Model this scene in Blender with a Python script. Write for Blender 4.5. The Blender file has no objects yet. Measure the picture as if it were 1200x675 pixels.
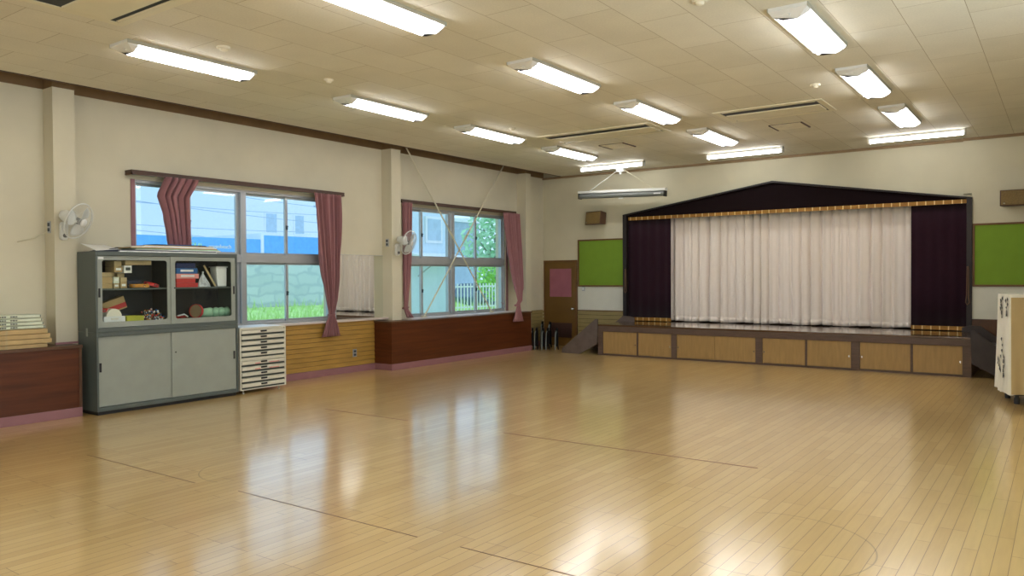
import bpy, bmesh, math, random
from mathutils import Vector, Matrix
random.seed(7)
S = bpy.context.scene
COL = S.collection
PI = math.pi

# ------------------------------------------------------------------ camera
F_PX, YAW, PITCH, ROLL = 907.98, -0.620474, -0.0159327, -0.0064170
EYE = Vector((0, 0, 1.5))
_cy, _sy, _cp, _sp = math.cos(YAW), math.sin(YAW), math.cos(PITCH), math.sin(PITCH)
_f = Vector((_sy*_cp, _cy*_cp, _sp)); _r = Vector((_cy, -_sy, 0)); _u = _r.cross(_f)
_cr, _sr = math.cos(ROLL), math.sin(ROLL)
RIGHT = _r*_cr + _u*_sr; UP = -_r*_sr + _u*_cr; FWD = _f
cam = bpy.data.cameras.new('camera'); cam.sensor_width = 36; cam.lens = F_PX/1200*36
cam.clip_start = 0.05; cam.clip_end = 400
co = bpy.data.objects.new('camera', cam); COL.objects.link(co)
co.matrix_world = Matrix((( RIGHT.x, UP.x, -FWD.x, EYE.x), (RIGHT.y, UP.y, -FWD.y, EYE.y), (RIGHT.z, UP.z, -FWD.z, EYE.z), (0, 0, 0, 1)))
S.camera = co
S.view_settings.view_transform = 'Standard'
S.view_settings.look = 'None'
S.view_settings.gamma = 1
S.view_settings.use_curve_mapping = False
S.view_settings.exposure = 1.0
TUBE_POWER = 10.8
SKY_POWER = 0.78

w = bpy.data.worlds.new('sky'); S.world = w; w.use_nodes = True
bg = w.node_tree.nodes['Background']
bg.inputs[0].default_value = (0.57, 0.80, 1.0, 1); bg.inputs[1].default_value = SKY_POWER
# added daylight fill lights, beside and behind the viewpoint; the back wall is windowless
for nm_, loc, rot, sx, sy, pw in (('daylight_fill_right', (.97, 4.0, 1.85), (0, math.radians(104), 0), 1.75, 6.8, 50), ('daylight_fill_back', (-4.2, -2.95, 1.9), (math.radians(104), 0, 0), 7.0, 1.7, 50)):
    al = bpy.data.lights.new(nm_, 'AREA'); al.shape = 'RECTANGLE'; al.size = sx; al.size_y = sy; al.energy = pw; al.color = (.93, .98, 1.0)
    ao = bpy.data.objects.new(nm_, al); COL.objects.link(ao); ao.location = loc; ao.rotation_euler = rot

def ray(px, py):
    return RIGHT*(px-600) - UP*(py-337.5) + FWD*F_PX
def onX(px, py, X): d = ray(px, py); return EYE + d*((X-EYE.x)/d.x)
def onY(px, py, Y): d = ray(px, py); return EYE + d*((Y-EYE.y)/d.y)
def onZ(px, py, Z): d = ray(px, py); return EYE + d*((Z-EYE.z)/d.z)

# ------------------------------------------------------------------ materials
def nm(name):
    m = bpy.data.materials.new(name); m.use_nodes = True
    nt = m.node_tree; b = nt.nodes['Principled BSDF']
    return m, nt, b
def srgb(r, g, b):
    f = lambda c: (c/255/12.92) if c/255 <= .04045 else ((c/255+.055)/1.055)**2.4
    return (f(r), f(g), f(b), 1)
def mat(name, col, rough=0.6, metal=0, noise=0.06, scale=6, bump=0, spec=0.5, coat=0, stretch=None):
    """principled with a gentle procedural variation of the base colour"""
    m, nt, b = nm(name)
    b.inputs['Roughness'].default_value = rough; b.inputs['Metallic'].default_value = metal
    b.inputs['Specular IOR Level'].default_value = spec; b.inputs['Coat Weight'].default_value = coat
    tc = nt.nodes.new('ShaderNodeTexCoord'); no = nt.nodes.new('ShaderNodeTexNoise')
    no.inputs['Scale'].default_value = scale; no.inputs['Detail'].default_value = 4
    if stretch:
        mp = nt.nodes.new('ShaderNodeMapping'); mp.inputs['Scale'].default_value = stretch
        nt.links.new(tc.outputs['Object'], mp.inputs['Vector']); nt.links.new(mp.outputs[0], no.inputs['Vector'])
    else:
        nt.links.new(tc.outputs['Object'], no.inputs['Vector'])
    rp = nt.nodes.new('ShaderNodeMapRange'); rp.inputs[1].default_value = .3; rp.inputs[2].default_value = .7
    rp.inputs[3].default_value = 1-noise*1.5; rp.inputs[4].default_value = 1+noise
    nt.links.new(no.outputs[0], rp.inputs[0])
    mx = nt.nodes.new('ShaderNodeVectorMath'); mx.operation = 'SCALE'; mx.inputs[0].default_value = col[:3]
    nt.links.new(rp.outputs[0], mx.inputs['Scale']); nt.links.new(mx.outputs[0], b.inputs['Base Color'])
    if bump:
        bp = nt.nodes.new('ShaderNodeBump'); bp.inputs['Strength'].default_value = bump; bp.inputs['Distance'].default_value = .01
        nt.links.new(no.outputs[0], bp.inputs['Height']); nt.links.new(bp.outputs[0], b.inputs['Normal'])
    return m
def emis(name, col, s):
    m, nt, b = nm(name)
    b.inputs['Base Color'].default_value = (.8, .8, .8, 1)
    b.inputs['Emission Color'].default_value = col; b.inputs['Emission Strength'].default_value = s
    return m

def floor_mat():
    m, nt, b = nm('maple_floor'); N = nt.nodes.new; L = nt.links.new
    tc = N('ShaderNodeTexCoord'); sp = N('ShaderNodeSeparateXYZ'); cb = N('ShaderNodeCombineXYZ')
    L(tc.outputs['Object'], sp.inputs[0]); L(sp.outputs['Y'], cb.inputs['X']); L(sp.outputs['X'], cb.inputs['Y'])
    br = N('ShaderNodeTexBrick'); L(cb.outputs[0], br.inputs['Vector'])
    br.inputs['Scale'].default_value = 1; br.inputs['Brick Width'].default_value = .86; br.inputs['Row Height'].default_value = .0757
    br.inputs['Mortar Size'].default_value = .0016; br.inputs['Mortar Smooth'].default_value = .3; br.inputs['Bias'].default_value = 0
    br.offset = .37; br.offset_frequency = 3
    br.inputs['Color1'].default_value = FLOOR_A; br.inputs['Color2'].default_value = FLOOR_B
    br.inputs['Mortar'].default_value = srgb(120, 88, 48)
    mp = N('ShaderNodeMapping'); mp.inputs['Scale'].default_value = (14, 1.2, 1); L(tc.outputs['Object'], mp.inputs['Vector'])
    no = N('ShaderNodeTexNoise'); no.inputs['Scale'].default_value = 3; no.inputs['Detail'].default_value = 6; L(mp.outputs[0], no.inputs['Vector'])
    n2 = N('ShaderNodeTexNoise'); n2.inputs['Scale'].default_value = .5; n2.inputs['Detail'].default_value = 3; L(tc.outputs['Object'], n2.inputs['Vector'])
    r1 = N('ShaderNodeMapRange'); r1.inputs[3].default_value = .88; r1.inputs[4].default_value = 1.1; L(no.outputs[0], r1.inputs[0])
    r2 = N('ShaderNodeMapRange'); r2.inputs[1].default_value = .3; r2.inputs[2].default_value = .7; r2.inputs[3].default_value = .93; r2.inputs[4].default_value = 1.06; L(n2.outputs[0], r2.inputs[0])
    mu = N('ShaderNodeMath'); mu.operation = 'MULTIPLY'; L(r1.outputs[0], mu.inputs[0]); L(r2.outputs[0], mu.inputs[1])
    # scratches: sparse thin dark streaks and two curved scrape marks
    mp3 = N('ShaderNodeMapping'); mp3.inputs['Scale'].default_value = (22, 2.2, 1); mp3.inputs['Rotation'].default_value = (0, 0, .1); L(tc.outputs['Object'], mp3.inputs['Vector'])
    n3 = N('ShaderNodeTexNoise'); n3.inputs['Scale'].default_value = 1.3; n3.inputs['Detail'].default_value = 2; L(mp3.outputs[0], n3.inputs['Vector'])
    r3 = N('ShaderNodeMapRange'); r3.inputs[1].default_value = .74; r3.inputs[2].default_value = .80; r3.inputs[3].default_value = 1; r3.inputs[4].default_value = .62; L(n3.outputs[0], r3.inputs[0])
    mu2 = N('ShaderNodeMath'); mu2.operation = 'MULTIPLY'; L(mu.outputs[0], mu2.inputs[0]); L(r3.outputs[0], mu2.inputs[1])
    last = mu2
    for (cx, cy, r, a0) in ((-1.35, 4.35, .55, -.2), (-5.15, 3.75, .42, .1)):
        vs = N('ShaderNodeVectorMath'); vs.operation = 'DISTANCE'; L(tc.outputs['Object'], vs.inputs[0]); vs.inputs[1].default_value = (cx, cy, 0)
        sb = N('ShaderNodeMath'); sb.operation = 'SUBTRACT'; L(vs.outputs['Value'], sb.inputs[0]); sb.inputs[1].default_value = r
        ab = N('ShaderNodeMath'); ab.operation = 'ABSOLUTE'; L(sb.outputs[0], ab.inputs[0])
        lt = N('ShaderNodeMapRange'); lt.inputs[1].default_value = .002; lt.inputs[2].default_value = .006; lt.inputs[3].default_value = .6; lt.inputs[4].default_value = 1; L(ab.outputs[0], lt.inputs[0])
        gx = N('ShaderNodeMath'); gx.operation = 'GREATER_THAN' if cx > -3 else 'LESS_THAN'; L(sp.outputs['X'], gx.inputs[0]); gx.inputs[1].default_value = cx + a0
        mm = N('ShaderNodeMix'); L(gx.outputs[0], mm.inputs[0]); mm.inputs[2].default_value = 1; L(lt.outputs[0], mm.inputs[3])
        m3 = N('ShaderNodeMath'); m3.operation = 'MULTIPLY'; L(last.outputs[0], m3.inputs[0]); L(mm.outputs[0], m3.inputs[1]); last = m3
    sc = N('ShaderNodeVectorMath'); sc.operation = 'SCALE'; L(br.outputs['Color'], sc.inputs[0]); L(last.outputs[0], sc.inputs['Scale'])
    L(sc.outputs[0], b.inputs['Base Color'])
    b.inputs['Roughness'].default_value = .34; b.inputs['Specular IOR Level'].default_value = .5
    b.inputs['Coat Weight'].default_value = 1; b.inputs['Coat IOR'].default_value = 1.75; b.inputs['Coat Roughness'].default_value = .15
    mp4 = N('ShaderNodeMapping'); mp4.inputs['Scale'].default_value = (1, .35, 1); L(tc.outputs['Object'], mp4.inputs['Vector'])
    n4 = N('ShaderNodeTexNoise'); n4.inputs['Scale'].default_value = 13; n4.inputs['Detail'].default_value = 1; L(mp4.outputs[0], n4.inputs['Vector'])
    bp = N('ShaderNodeBump'); bp.inputs['Strength'].default_value = .10; bp.inputs['Distance'].default_value = .002; L(n4.outputs[0], bp.inputs['Height'])
    bp2 = N('ShaderNodeBump'); bp2.inputs['Strength'].default_value = .35; bp2.inputs['Distance'].default_value = .0015; bp2.invert = True
    L(br.outputs['Fac'], bp2.inputs['Height']); L(bp.outputs[0], bp2.inputs['Normal'])
    L(bp2.outputs[0], b.inputs['Normal']); L(bp.outputs[0], b.inputs['Coat Normal'])
    return m
FLOOR_A = srgb(217, 184, 120); FLOOR_B = srgb(205, 170, 105)

def ceiling_mat():
    m, nt, b = nm('ceiling_tiles'); N = nt.nodes.new; L = nt.links.new
    tc = N('ShaderNodeTexCoord'); sp = N('ShaderNodeSeparateXYZ'); cb = N('ShaderNodeCombineXYZ')
    L(tc.outputs['Object'], sp.inputs[0]); L(sp.outputs['Y'], cb.inputs['X'])
    ad = N('ShaderNodeMath'); ad.inputs[1].default_value = 1.78+.2275+.455*30; L(sp.outputs['X'], ad.inputs[0]); L(ad.outputs[0], cb.inputs['Y'])
    br = N('ShaderNodeTexBrick'); L(cb.outputs[0], br.inputs['Vector'])
    br.inputs['Scale'].default_value = 1; br.inputs['Brick Width'].default_value = .91; br.inputs['Row Height'].default_value = .455
    br.inputs['Mortar Size'].default_value = .003; br.inputs['Mortar Smooth'].default_value = .4
    br.inputs['Color1'].default_value = srgb(222, 218, 200); br.inputs['Color2'].default_value = srgb(216, 211, 191); br.inputs['Mortar'].default_value = srgb(160, 148, 118)
    n1 = N('ShaderNodeTexNoise'); n1.inputs['Scale'].default_value = 2.2; n1.inputs['Detail'].default_value = 5; L(tc.outputs['Object'], n1.inputs['Vector'])
    n2 = N('ShaderNodeTexNoise'); n2.inputs['Scale'].default_value = 60; n2.inputs['Detail'].default_value = 2; L(tc.outputs['Object'], n2.inputs['Vector'])
    r1 = N('ShaderNodeMapRange'); r1.inputs[1].default_value = .3; r1.inputs[2].default_value = .7; r1.inputs[3].default_value = .95; r1.inputs[4].default_value = 1.03; L(n1.outputs[0], r1.inputs[0])
    r2 = N('ShaderNodeMapRange'); r2.inputs[1].default_value = .3; r2.inputs[2].default_value = .7; r2.inputs[3].default_value = .95; r2.inputs[4].default_value = 1.03; L(n2.outputs[0], r2.inputs[0])
    mu = N('ShaderNodeMath'); mu.operation = 'MULTIPLY'; L(r1.outputs[0], mu.inputs[0]); L(r2.outputs[0], mu.inputs[1])
    sc = N('ShaderNodeVectorMath'); sc.operation = 'SCALE'; L(br.outputs['Color'], sc.inputs[0]); L(mu.outputs[0], sc.inputs['Scale'])
    L(sc.outputs[0], b.inputs['Base Color']); b.inputs['Roughness'].default_value = .85
    return m

def glass_mat(name='window_glass', tint=(.93, .97, 1, 1), refl=1.0):
    m = bpy.data.materials.new(name); m.use_nodes = True; nt = m.node_tree; nt.nodes.clear()
    o = nt.nodes.new('ShaderNodeOutputMaterial'); mx = nt.nodes.new('ShaderNodeMixShader')
    t = nt.nodes.new('ShaderNodeBsdfTransparent'); t.inputs[0].default_value = tint
    g = nt.nodes.new('ShaderNodeBsdfGlossy'); g.inputs['Roughness'].default_value = .02
    lw_ = nt.nodes.new('ShaderNodeLayerWeight'); pw_ = nt.nodes.new('ShaderNodeMath'); pw_.operation = 'POWER'; pw_.inputs[1].default_value = 5
    fr = nt.nodes.new('ShaderNodeMapRange'); fr.inputs[3].default_value = .03*refl; fr.inputs[4].default_value = .9
    nt.links.new(lw_.outputs['Facing'], pw_.inputs[0]); nt.links.new(pw_.outputs[0], fr.inputs[0]); nt.links.new(fr.outputs[0], mx.inputs[0]); nt.links.new(t.outputs[0], mx.inputs[1]); nt.links.new(g.outputs[0], mx.inputs[2]); nt.links.new(mx.outputs[0], o.inputs[0])
    return m

def fabric(name, col, trans=.25, noise=.05, sheen=.3):
    m, nt, b = nm(name)
    b.inputs['Base Color'].default_value = col; b.inputs['Roughness'].default_value = .9; b.inputs['Sheen Weight'].default_value = sheen
    b.inputs['Specular IOR Level'].default_value = .15
    no = nt.nodes.new('ShaderNodeTexNoise'); no.inputs['Scale'].default_value = 9; tc = nt.nodes.new('ShaderNodeTexCoord'); nt.links.new(tc.outputs['Object'], no.inputs['Vector'])
    rp = nt.nodes.new('ShaderNodeMapRange'); rp.inputs[3].default_value = 1-noise; rp.inputs[4].default_value = 1+noise; nt.links.new(no.outputs[0], rp.inputs[0])
    mx = nt.nodes.new('ShaderNodeVectorMath'); mx.operation = 'SCALE'; mx.inputs[0].default_value = col[:3]
    nt.links.new(rp.outputs[0], mx.inputs['Scale']); nt.links.new(mx.outputs[0], b.inputs['Base Color'])
    if trans:
        t = nt.nodes.new('ShaderNodeBsdfTranslucent'); nt.links.new(mx.outputs[0], t.inputs[0])
        ms = nt.nodes.new('ShaderNodeMixShader'); ms.inputs[0].default_value = trans
        out = nt.nodes['Material Output']; nt.links.new(b.outputs[0], ms.inputs[1]); nt.links.new(t.outputs[0], ms.inputs[2]); nt.links.new(ms.outputs[0], out.inputs[0])
    return m

def braid_mat():
    m, nt, b = nm('gold_braid'); N = nt.nodes.new; L = nt.links.new
    tc = N('ShaderNodeTexCoord'); br = N('ShaderNodeTexBrick')
    sp = N('ShaderNodeSeparateXYZ'); cb = N('ShaderNodeCombineXYZ'); cb.inputs['Y'].default_value = 5; L(tc.outputs['Object'], sp.inputs[0]); L(sp.outputs['X'], cb.inputs['X'])
    L(cb.outputs[0], br.inputs['Vector']); br.inputs['Scale'].default_value = 1; br.offset = 0
    br.inputs['Brick Width'].default_value = .125; br.inputs['Row Height'].default_value = 10; br.inputs['Mortar Size'].default_value = .009
    br.inputs['Color1'].default_value = srgb(168, 122, 48); br.inputs['Color2'].default_value = srgb(150, 104, 36); br.inputs['Mortar'].default_value = srgb(236, 208, 140)
    no = N('ShaderNodeTexNoise'); no.inputs['Scale'].default_value = 90; L(tc.outputs['Object'], no.inputs['Vector'])
    rp = N('ShaderNodeMapRange'); rp.inputs[3].default_value = .7; rp.inputs[4].default_value = 1.25; L(no.outputs[0], rp.inputs[0])
    sc = N('ShaderNodeVectorMath'); sc.operation = 'SCALE'; L(br.outputs['Color'], sc.inputs[0]); L(rp.outputs[0], sc.inputs['Scale']); L(sc.outputs[0], b.inputs['Base Color'])
    b.inputs['Roughness'].default_value = .5; b.inputs['Metallic'].default_value = .2
    return m

def stone_mat():
    m, nt, b = nm('stone_blocks'); N = nt.nodes.new; L = nt.links.new
    tc = N('ShaderNodeTexCoord'); sp = N('ShaderNodeSeparateXYZ'); cb = N('ShaderNodeCombineXYZ'); L(tc.outputs['Object'], sp.inputs[0]); L(sp.outputs['Y'], cb.inputs['X']); L(sp.outputs['Z'], cb.inputs['Y'])
    no = N('ShaderNodeTexNoise'); no.inputs['Scale'].default_value = 1.5; L(cb.outputs[0], no.inputs['Vector'])
    ad = N('ShaderNodeVectorMath'); ad.operation = 'MULTIPLY_ADD'; ad.inputs[1].default_value = (.8, .5, 0); L(no.outputs['Color'], ad.inputs[0]); L(cb.outputs[0], ad.inputs[2])
    br = N('ShaderNodeTexBrick'); L(ad.outputs[0], br.inputs['Vector']); br.inputs['Scale'].default_value = 1
    br.inputs['Brick Width'].default_value = 1.1; br.inputs['Row Height'].default_value = .36; br.inputs['Mortar Size'].default_value = .09; br.inputs['Mortar Smooth'].default_value = 1
    br.inputs['Color1'].default_value = srgb(222, 226, 224); br.inputs['Color2'].default_value = srgb(206, 212, 212); br.inputs['Mortar'].default_value = srgb(196, 204, 208)
    L(br.outputs['Color'], b.inputs['Base Color']); b.inputs['Roughness'].default_value = .9
    return m

M = dict(
 wall=mat('beige_wall_paint', srgb(208, 201, 176), .8, noise=.04, scale=1.6),
 wall_end=mat('beige_end_wall', srgb(205, 199, 173), .8, noise=.045, scale=1.4),
 lower_wall=mat('white_lower_wall', srgb(220, 220, 206), .6, noise=.02),  # whiter tone for the lower end wall below the green boards
 brown_panel=mat('brown_veneer', srgb(88, 44, 18), .4, noise=.2, spec=.3, scale=2.2, stretch=(1, .5, 9)),
 brown_edge=mat('brown_edge_wood', srgb(88, 54, 26), .4, noise=.15),
 cove=mat('brown_cornice', srgb(140, 116, 84), .7, noise=.08),
 cove_dark=mat('dark_ceiling_edge', srgb(70, 48, 32), .6),
 band=mat('brown_wall_band', srgb(128, 102, 68), .7, noise=.06),
 pink=mat('pink_baseboard', srgb(146, 102, 106), .5, noise=.04),
 sill=mat('pale_sill', srgb(205, 190, 180), .4),
 siding=mat('yellow_siding', srgb(170, 132, 60), .45, noise=.12, scale=3, stretch=(1, 1, 8)),
 siding_gap=mat('siding_gap', srgb(70, 50, 22), .8),
 siding_end=mat('olive_siding', srgb(150, 134, 84), .5, noise=.1, scale=3, stretch=(1, 1, 8)),
 alu=mat('aluminium', srgb(176, 180, 184), .35, .4, noise=.03),
 alu_dark=mat('dark_gasket', srgb(58, 66, 74), .5),
 rail=mat('curtain_rail_brown', srgb(76, 50, 36), .45, noise=.1),
 curtain=fabric('mauve_curtain', srgb(160, 112, 114), .14),
 lining=fabric('pale_lining', srgb(214, 196, 206), .3),
 stage_curtain=fabric('ivory_curtain', srgb(250, 240, 230), 0, .02),
 velvet=fabric('purple_velvet', srgb(40, 14, 28), 0, .12, .25),
 velvet_dark=fabric('dark_velvet', srgb(22, 8, 12), 0, .1, .1),
 black_frame=mat('black_frame', srgb(30, 22, 22), .5),
 braid=braid_mat(),
 stage_wood=mat('stage_brown_paint', srgb(94, 74, 62), .5, noise=.12, scale=8, stretch=(1, 3, 6)),
 stage_top=mat('stage_top_varnish', srgb(92, 66, 44), .14, noise=.12, scale=4, coat=.5),
 stage_panel=mat('stage_plywood', srgb(164, 132, 80), .5, noise=.09, scale=5, stretch=(5, 1, .7)),
 stringer=mat('stair_grey_brown', srgb(100, 86, 78), .6, noise=.12, scale=9),
 stringer_dark=mat('stair_charcoal', srgb(58, 50, 50), .6, noise=.12, scale=9),
 door=mat('brown_door', srgb(112, 82, 34), .45, noise=.08, scale=2),
 door_dark=mat('dark_louvre', srgb(74, 50, 44), .5),
 pinkpaper=mat('mauve_paper', srgb(160, 98, 112), .7),
 green=mat('green_felt', srgb(118, 152, 42), .85, noise=.03),
 board_frame=mat('board_frame_brown', srgb(112, 76, 38), .5),
 speaker=mat('speaker_walnut', srgb(84, 56, 38), .5),
 grille=mat('speaker_grille', srgb(122, 100, 56), .7, noise=.15, scale=60),
 steel=mat('grey_steel', srgb(84, 93, 89), .45, noise=.03),
 steel_dark=mat('dark_interior', srgb(24, 30, 32), .6),
 door_steel=mat('pale_grey_steel', srgb(150, 156, 146), .4, noise=.03),
 black=mat('black_plastic', srgb(22, 22, 24), .5),
 ivory=mat('ivory_metal', srgb(216, 212, 194), .4, noise=.03),
 white=mat('white_plastic', srgb(228, 230, 226), .4, noise=.02),
 fan_white=mat('fan_white', srgb(222, 224, 218), .35, noise=.02),
 fan_grey=mat('fan_grey', srgb(120, 124, 122), .4),
 blade=mat('blade_smoke', srgb(214, 218, 214), .3),
 chrome=mat('chrome', srgb(206, 210, 212), .18, 1, noise=.02),
 pipe=mat('dull_pipe', srgb(150, 158, 154), .35, .6),
 blackseat=mat('black_vinyl', srgb(16, 16, 18), .8, spec=.15),
 reflector=mat('white_enamel', srgb(235, 236, 234), .4, noise=.01),
 reflector_side=mat('shaded_enamel', srgb(170, 168, 150), .5),
 tube=emis('fluorescent_tube', (1.0, .985, 1.0, 1), TUBE_POWER),
 ac=mat('ac_ivory', srgb(224, 218, 190), .5, noise=.02),
 hatch=mat('hatch_pale', srgb(228, 222, 200), .6),
 carton=mat('carton_tan', srgb(186, 160, 112), .8, noise=.08),
 carton2=mat('carton_beige', srgb(182, 162, 120), .8, noise=.08),
 whitebox=mat('white_green_card', srgb(214, 222, 200), .6),
 ink=mat('dark_ink', srgb(60, 66, 60), .6),
 paper=mat('white_paper', srgb(232, 232, 226), .6),
 navy=mat('navy_card', srgb(28, 36, 62), .5),
 blue=mat('blue_box', srgb(28, 96, 160), .5),
 dblue=mat('deep_blue_box', srgb(16, 38, 92), .5),
 red=mat('red_plastic', srgb(196, 52, 48), .4),
 pinkbox=mat('pink_box', srgb(226, 150, 140), .5),
 yellow=mat('yellow_green_tray', srgb(190, 190, 60), .5),
 palegreen=mat('pale_green_plastic', srgb(160, 206, 170), .4),
 orange=mat('orange_wood', srgb(206, 140, 50), .5),
 clear=mat('clear_plastic', srgb(190, 196, 196), .2, noise=.25, scale=40, bump=.6),
 cloth=fabric('cream_cloth', srgb(236, 232, 214), .05),
 tancloth=fabric('tan_cloth', srgb(196, 172, 124), .05),
 tape=mat('dark_floor_line', srgb(112, 80, 52), .4),
 tape_red=mat('red_brown_floor_line', srgb(110, 44, 28), .4),
 rope=mat('brown_rope', srgb(110, 84, 64), .8),
 rod=mat('cream_rod', srgb(208, 202, 176), .4, noise=.03),
 mirror=None,
 pane=glass_mat(), cabglass=glass_mat('cabinet_glass', (.97, .99, .98, 1), .6),
 # outdoors
 grass=mat('lawn', srgb(206, 236, 150), .9, noise=.15, scale=3),
 asphalt=mat('pale_yard', srgb(196, 202, 196), .9),
 stone=stone_mat(),
 bluewall=mat('blue_fascia', srgb(112, 182, 238), .6),
 pale=mat('pale_render', srgb(236, 238, 238), .8, noise=.02),
 pale_blue=mat('pale_blue_siding', srgb(214, 228, 236), .8, noise=.02),
 pale_win=mat('far_window_blue', srgb(186, 206, 220), .3),
 greyblue=mat('grey_blue_house', srgb(176, 192, 208), .8),
 leaf=mat('leaf_green', srgb(186, 228, 186), .8, noise=.2, scale=4),
 leaf2=mat('bush_green', srgb(166, 224, 110), .8, noise=.2, scale=4),
 bark=mat('bark', srgb(150, 150, 140), .9),
 wire=mat('far_wire', srgb(180, 196, 208), .8),
 yard_grey=mat('dark_car_paint', srgb(90, 110, 130), .3),
)
mm, nt_, b_ = nm('mirror_glass'); b_.inputs['Metallic'].default_value = 1; b_.inputs['Roughness'].default_value = .01; b_.inputs['Base Color'].default_value = (.84, .88, .85, 1); M['mirror'] = mm
M['floor'] = floor_mat(); M['ceil'] = ceiling_mat()

# ------------------------------------------------------------------ mesh helpers
ORG = {}
class MB:
    def __init__(s, mi=0): s.v = []; s.f = []; s.mi = []; s.cur = mi; s.sm = []
    def add(s, vs, fs, smooth=False):
        n = len(s.v); s.v += [Vector(v) for v in vs]
        for f in fs: s.f.append([i+n for i in f]); s.mi.append(s.cur); s.sm.append(smooth)
        return s
    def mat(s, i): s.cur = i; return s
    def box(s, x0, x1, y0, y1, z0, z1, T=None):
        if x0 > x1: x0, x1 = x1, x0
        if y0 > y1: y0, y1 = y1, y0
        if z0 > z1: z0, z1 = z1, z0
        vs = [Vector(p) for p in ((x0,y0,z0),(x1,y0,z0),(x1,y1,z0),(x0,y1,z0),(x0,y0,z1),(x1,y0,z1),(x1,y1,z1),(x0,y1,z1))]
        if T: vs = [T @ v for v in vs]
        return s.add(vs, [(3,2,1,0),(4,5,6,7),(0,1,5,4),(1,2,6,5),(2,3,7,6),(3,0,4,7)])
    def prism(s, pts, a, b, axis):
        """pts 2D polygon extruded along axis from a to b. axis 'x': pts=(y,z); 'y': (x,z); 'z': (x,y)"""
        def P(p, t): return {'x': (t, p[0], p[1]), 'y': (p[0], t, p[1]), 'z': (p[0], p[1], t)}[axis]
        n = len(pts); vs = [P(p, a) for p in pts] + [P(p, b) for p in pts]
        fs = [tuple(range(n))[::-1], tuple(range(n, 2*n))] + [(i, (i+1) % n, n+(i+1) % n, n+i) for i in range(n)]
        return s.add(vs, fs)
    def ring(s, outer, inner, a, b, axis, smooth=False):
        """frame with a hole: outer and inner loops of equal count"""
        def P(p, t): return {'x': (t, p[0], p[1]), 'y': (p[0], t, p[1]), 'z': (p[0], p[1], t)}[axis]
        n = len(outer); vs = [P(p, a) for p in outer]+[P(p, a) for p in inner]+[P(p, b) for p in outer]+[P(p, b) for p in inner]
        fs = []
        for i in range(n):
            j = (i+1) % n
            fs += [(i, j, n+j, n+i), (2*n+i, 3*n+i, 3*n+j, 2*n+j), (i, 2*n+i, 2*n+j, j), (n+i, n+j, 3*n+j, 3*n+i)]
        return s.add(vs, fs)
    def tube(s, pts, r, n=10, cap=True, closed=False):
        pts = [Vector(p) for p in pts]; rings = []; m = len(pts)
        if not hasattr(r, '__len__'): r = [r]*m
        prev = None
        for i, p in enumerate(pts):
            if closed: t = (pts[(i+1) % m]-pts[i-1])
            else: t = (pts[min(i+1, m-1)]-pts[max(i-1, 0)])
            t.normalize()
            a = prev if prev is not None else (Vector((0, 0, 1)) if abs(t.z) < .9 else Vector((1, 0, 0)))
            u = (a - t*a.dot(t)); u.normalize(); v = t.cross(u); prev = u
            rings.append([p + (u*math.cos(2*PI*k/n) + v*math.sin(2*PI*k/n))*r[i] for k in range(n)])
        vs = [q for rg in rings for q in rg]; fs = []
        for i in range(m if closed else m-1):
            A = i*n; B = ((i+1) % m)*n
            for k in range(n): fs.append((A+k, A+(k+1) % n, B+(k+1) % n, B+k))
        s.add(vs, fs, True)
        if cap and not closed:
            s.add(rings[0], [tuple(range(n))[::-1]]); s.add(rings[-1], [tuple(range(n))])
        return s
    def lathe(s, prof, T=None, n=24, smooth=True):
        """prof [(r,h)] about local z"""
        T = T or Matrix(); vs = []; fs = []
        for (r, h) in prof:
            for k in range(n): vs.append(T @ Vector((r*math.cos(2*PI*k/n), r*math.sin(2*PI*k/n), h)))
        for i in range(len(prof)-1):
            for k in range(n): fs.append((i*n+k, i*n+(k+1) % n, (i+1)*n+(k+1) % n, (i+1)*n+k))
        s.add(vs, fs, smooth)
        if prof[0][0] > 1e-5: s.add(vs[:n], [tuple(range(n))[::-1]])
        if prof[-1][0] > 1e-5: s.add(vs[-n:], [tuple(range(n))])
        return s
    def grid(s, P, nu, nv, smooth=True, closed=False):
        vs = [P(i/nu, j/nv) for j in range(nv+1) for i in range(nu+1)]
        fs = [(j*(nu+1)+i, j*(nu+1)+i+1, (j+1)*(nu+1)+i+1, (j+1)*(nu+1)+i) for j in range(nv) for i in range(nu)]
        return s.add(vs, fs, smooth)
    def build(s, name, mats, parent=None, bevel=0, solid=0, fix=True):
        o0 = ORG.get(parent.name, Vector()) if parent else Vector()
        if not parent:   # origin at base centre
            xs = [v.x for v in s.v]; ys = [v.y for v in s.v]; zs = [v.z for v in s.v]
            o0 = Vector(((min(xs)+max(xs))/2, (min(ys)+max(ys))/2, min(zs)))
            if name in ('floor', 'ceiling') or name.startswith('wall_'): o0 = Vector()
        me = bpy.data.meshes.new(name); me.from_pydata([tuple(v-o0) for v in s.v], [], s.f)
        if not isinstance(mats, (list, tuple)): mats = [mats]
        for m_ in mats: me.materials.append(m_)
        me.polygons.foreach_set('material_index', s.mi); me.polygons.foreach_set('use_smooth', s.sm)
        me.update()
        if fix:
            bm = bmesh.new(); bm.from_mesh(me)
            bmesh.ops.recalc_face_normals(bm, faces=bm.faces); bm.to_mesh(me); bm.free()
        o = bpy.data.objects.new(name, me); COL.objects.link(o)
        ORG[o.name] = o0
        if parent: o.parent = parent
        else: o.location = o0
        if solid:
            md = o.modifiers.new('thickness', 'SOLIDIFY'); md.thickness = solid
        if bevel:
            md = o.modifiers.new('edge', 'BEVEL'); md.width = bevel; md.segments = 2; md.limit_method = 'ANGLE'; md.angle_limit = .7
        return o

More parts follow.
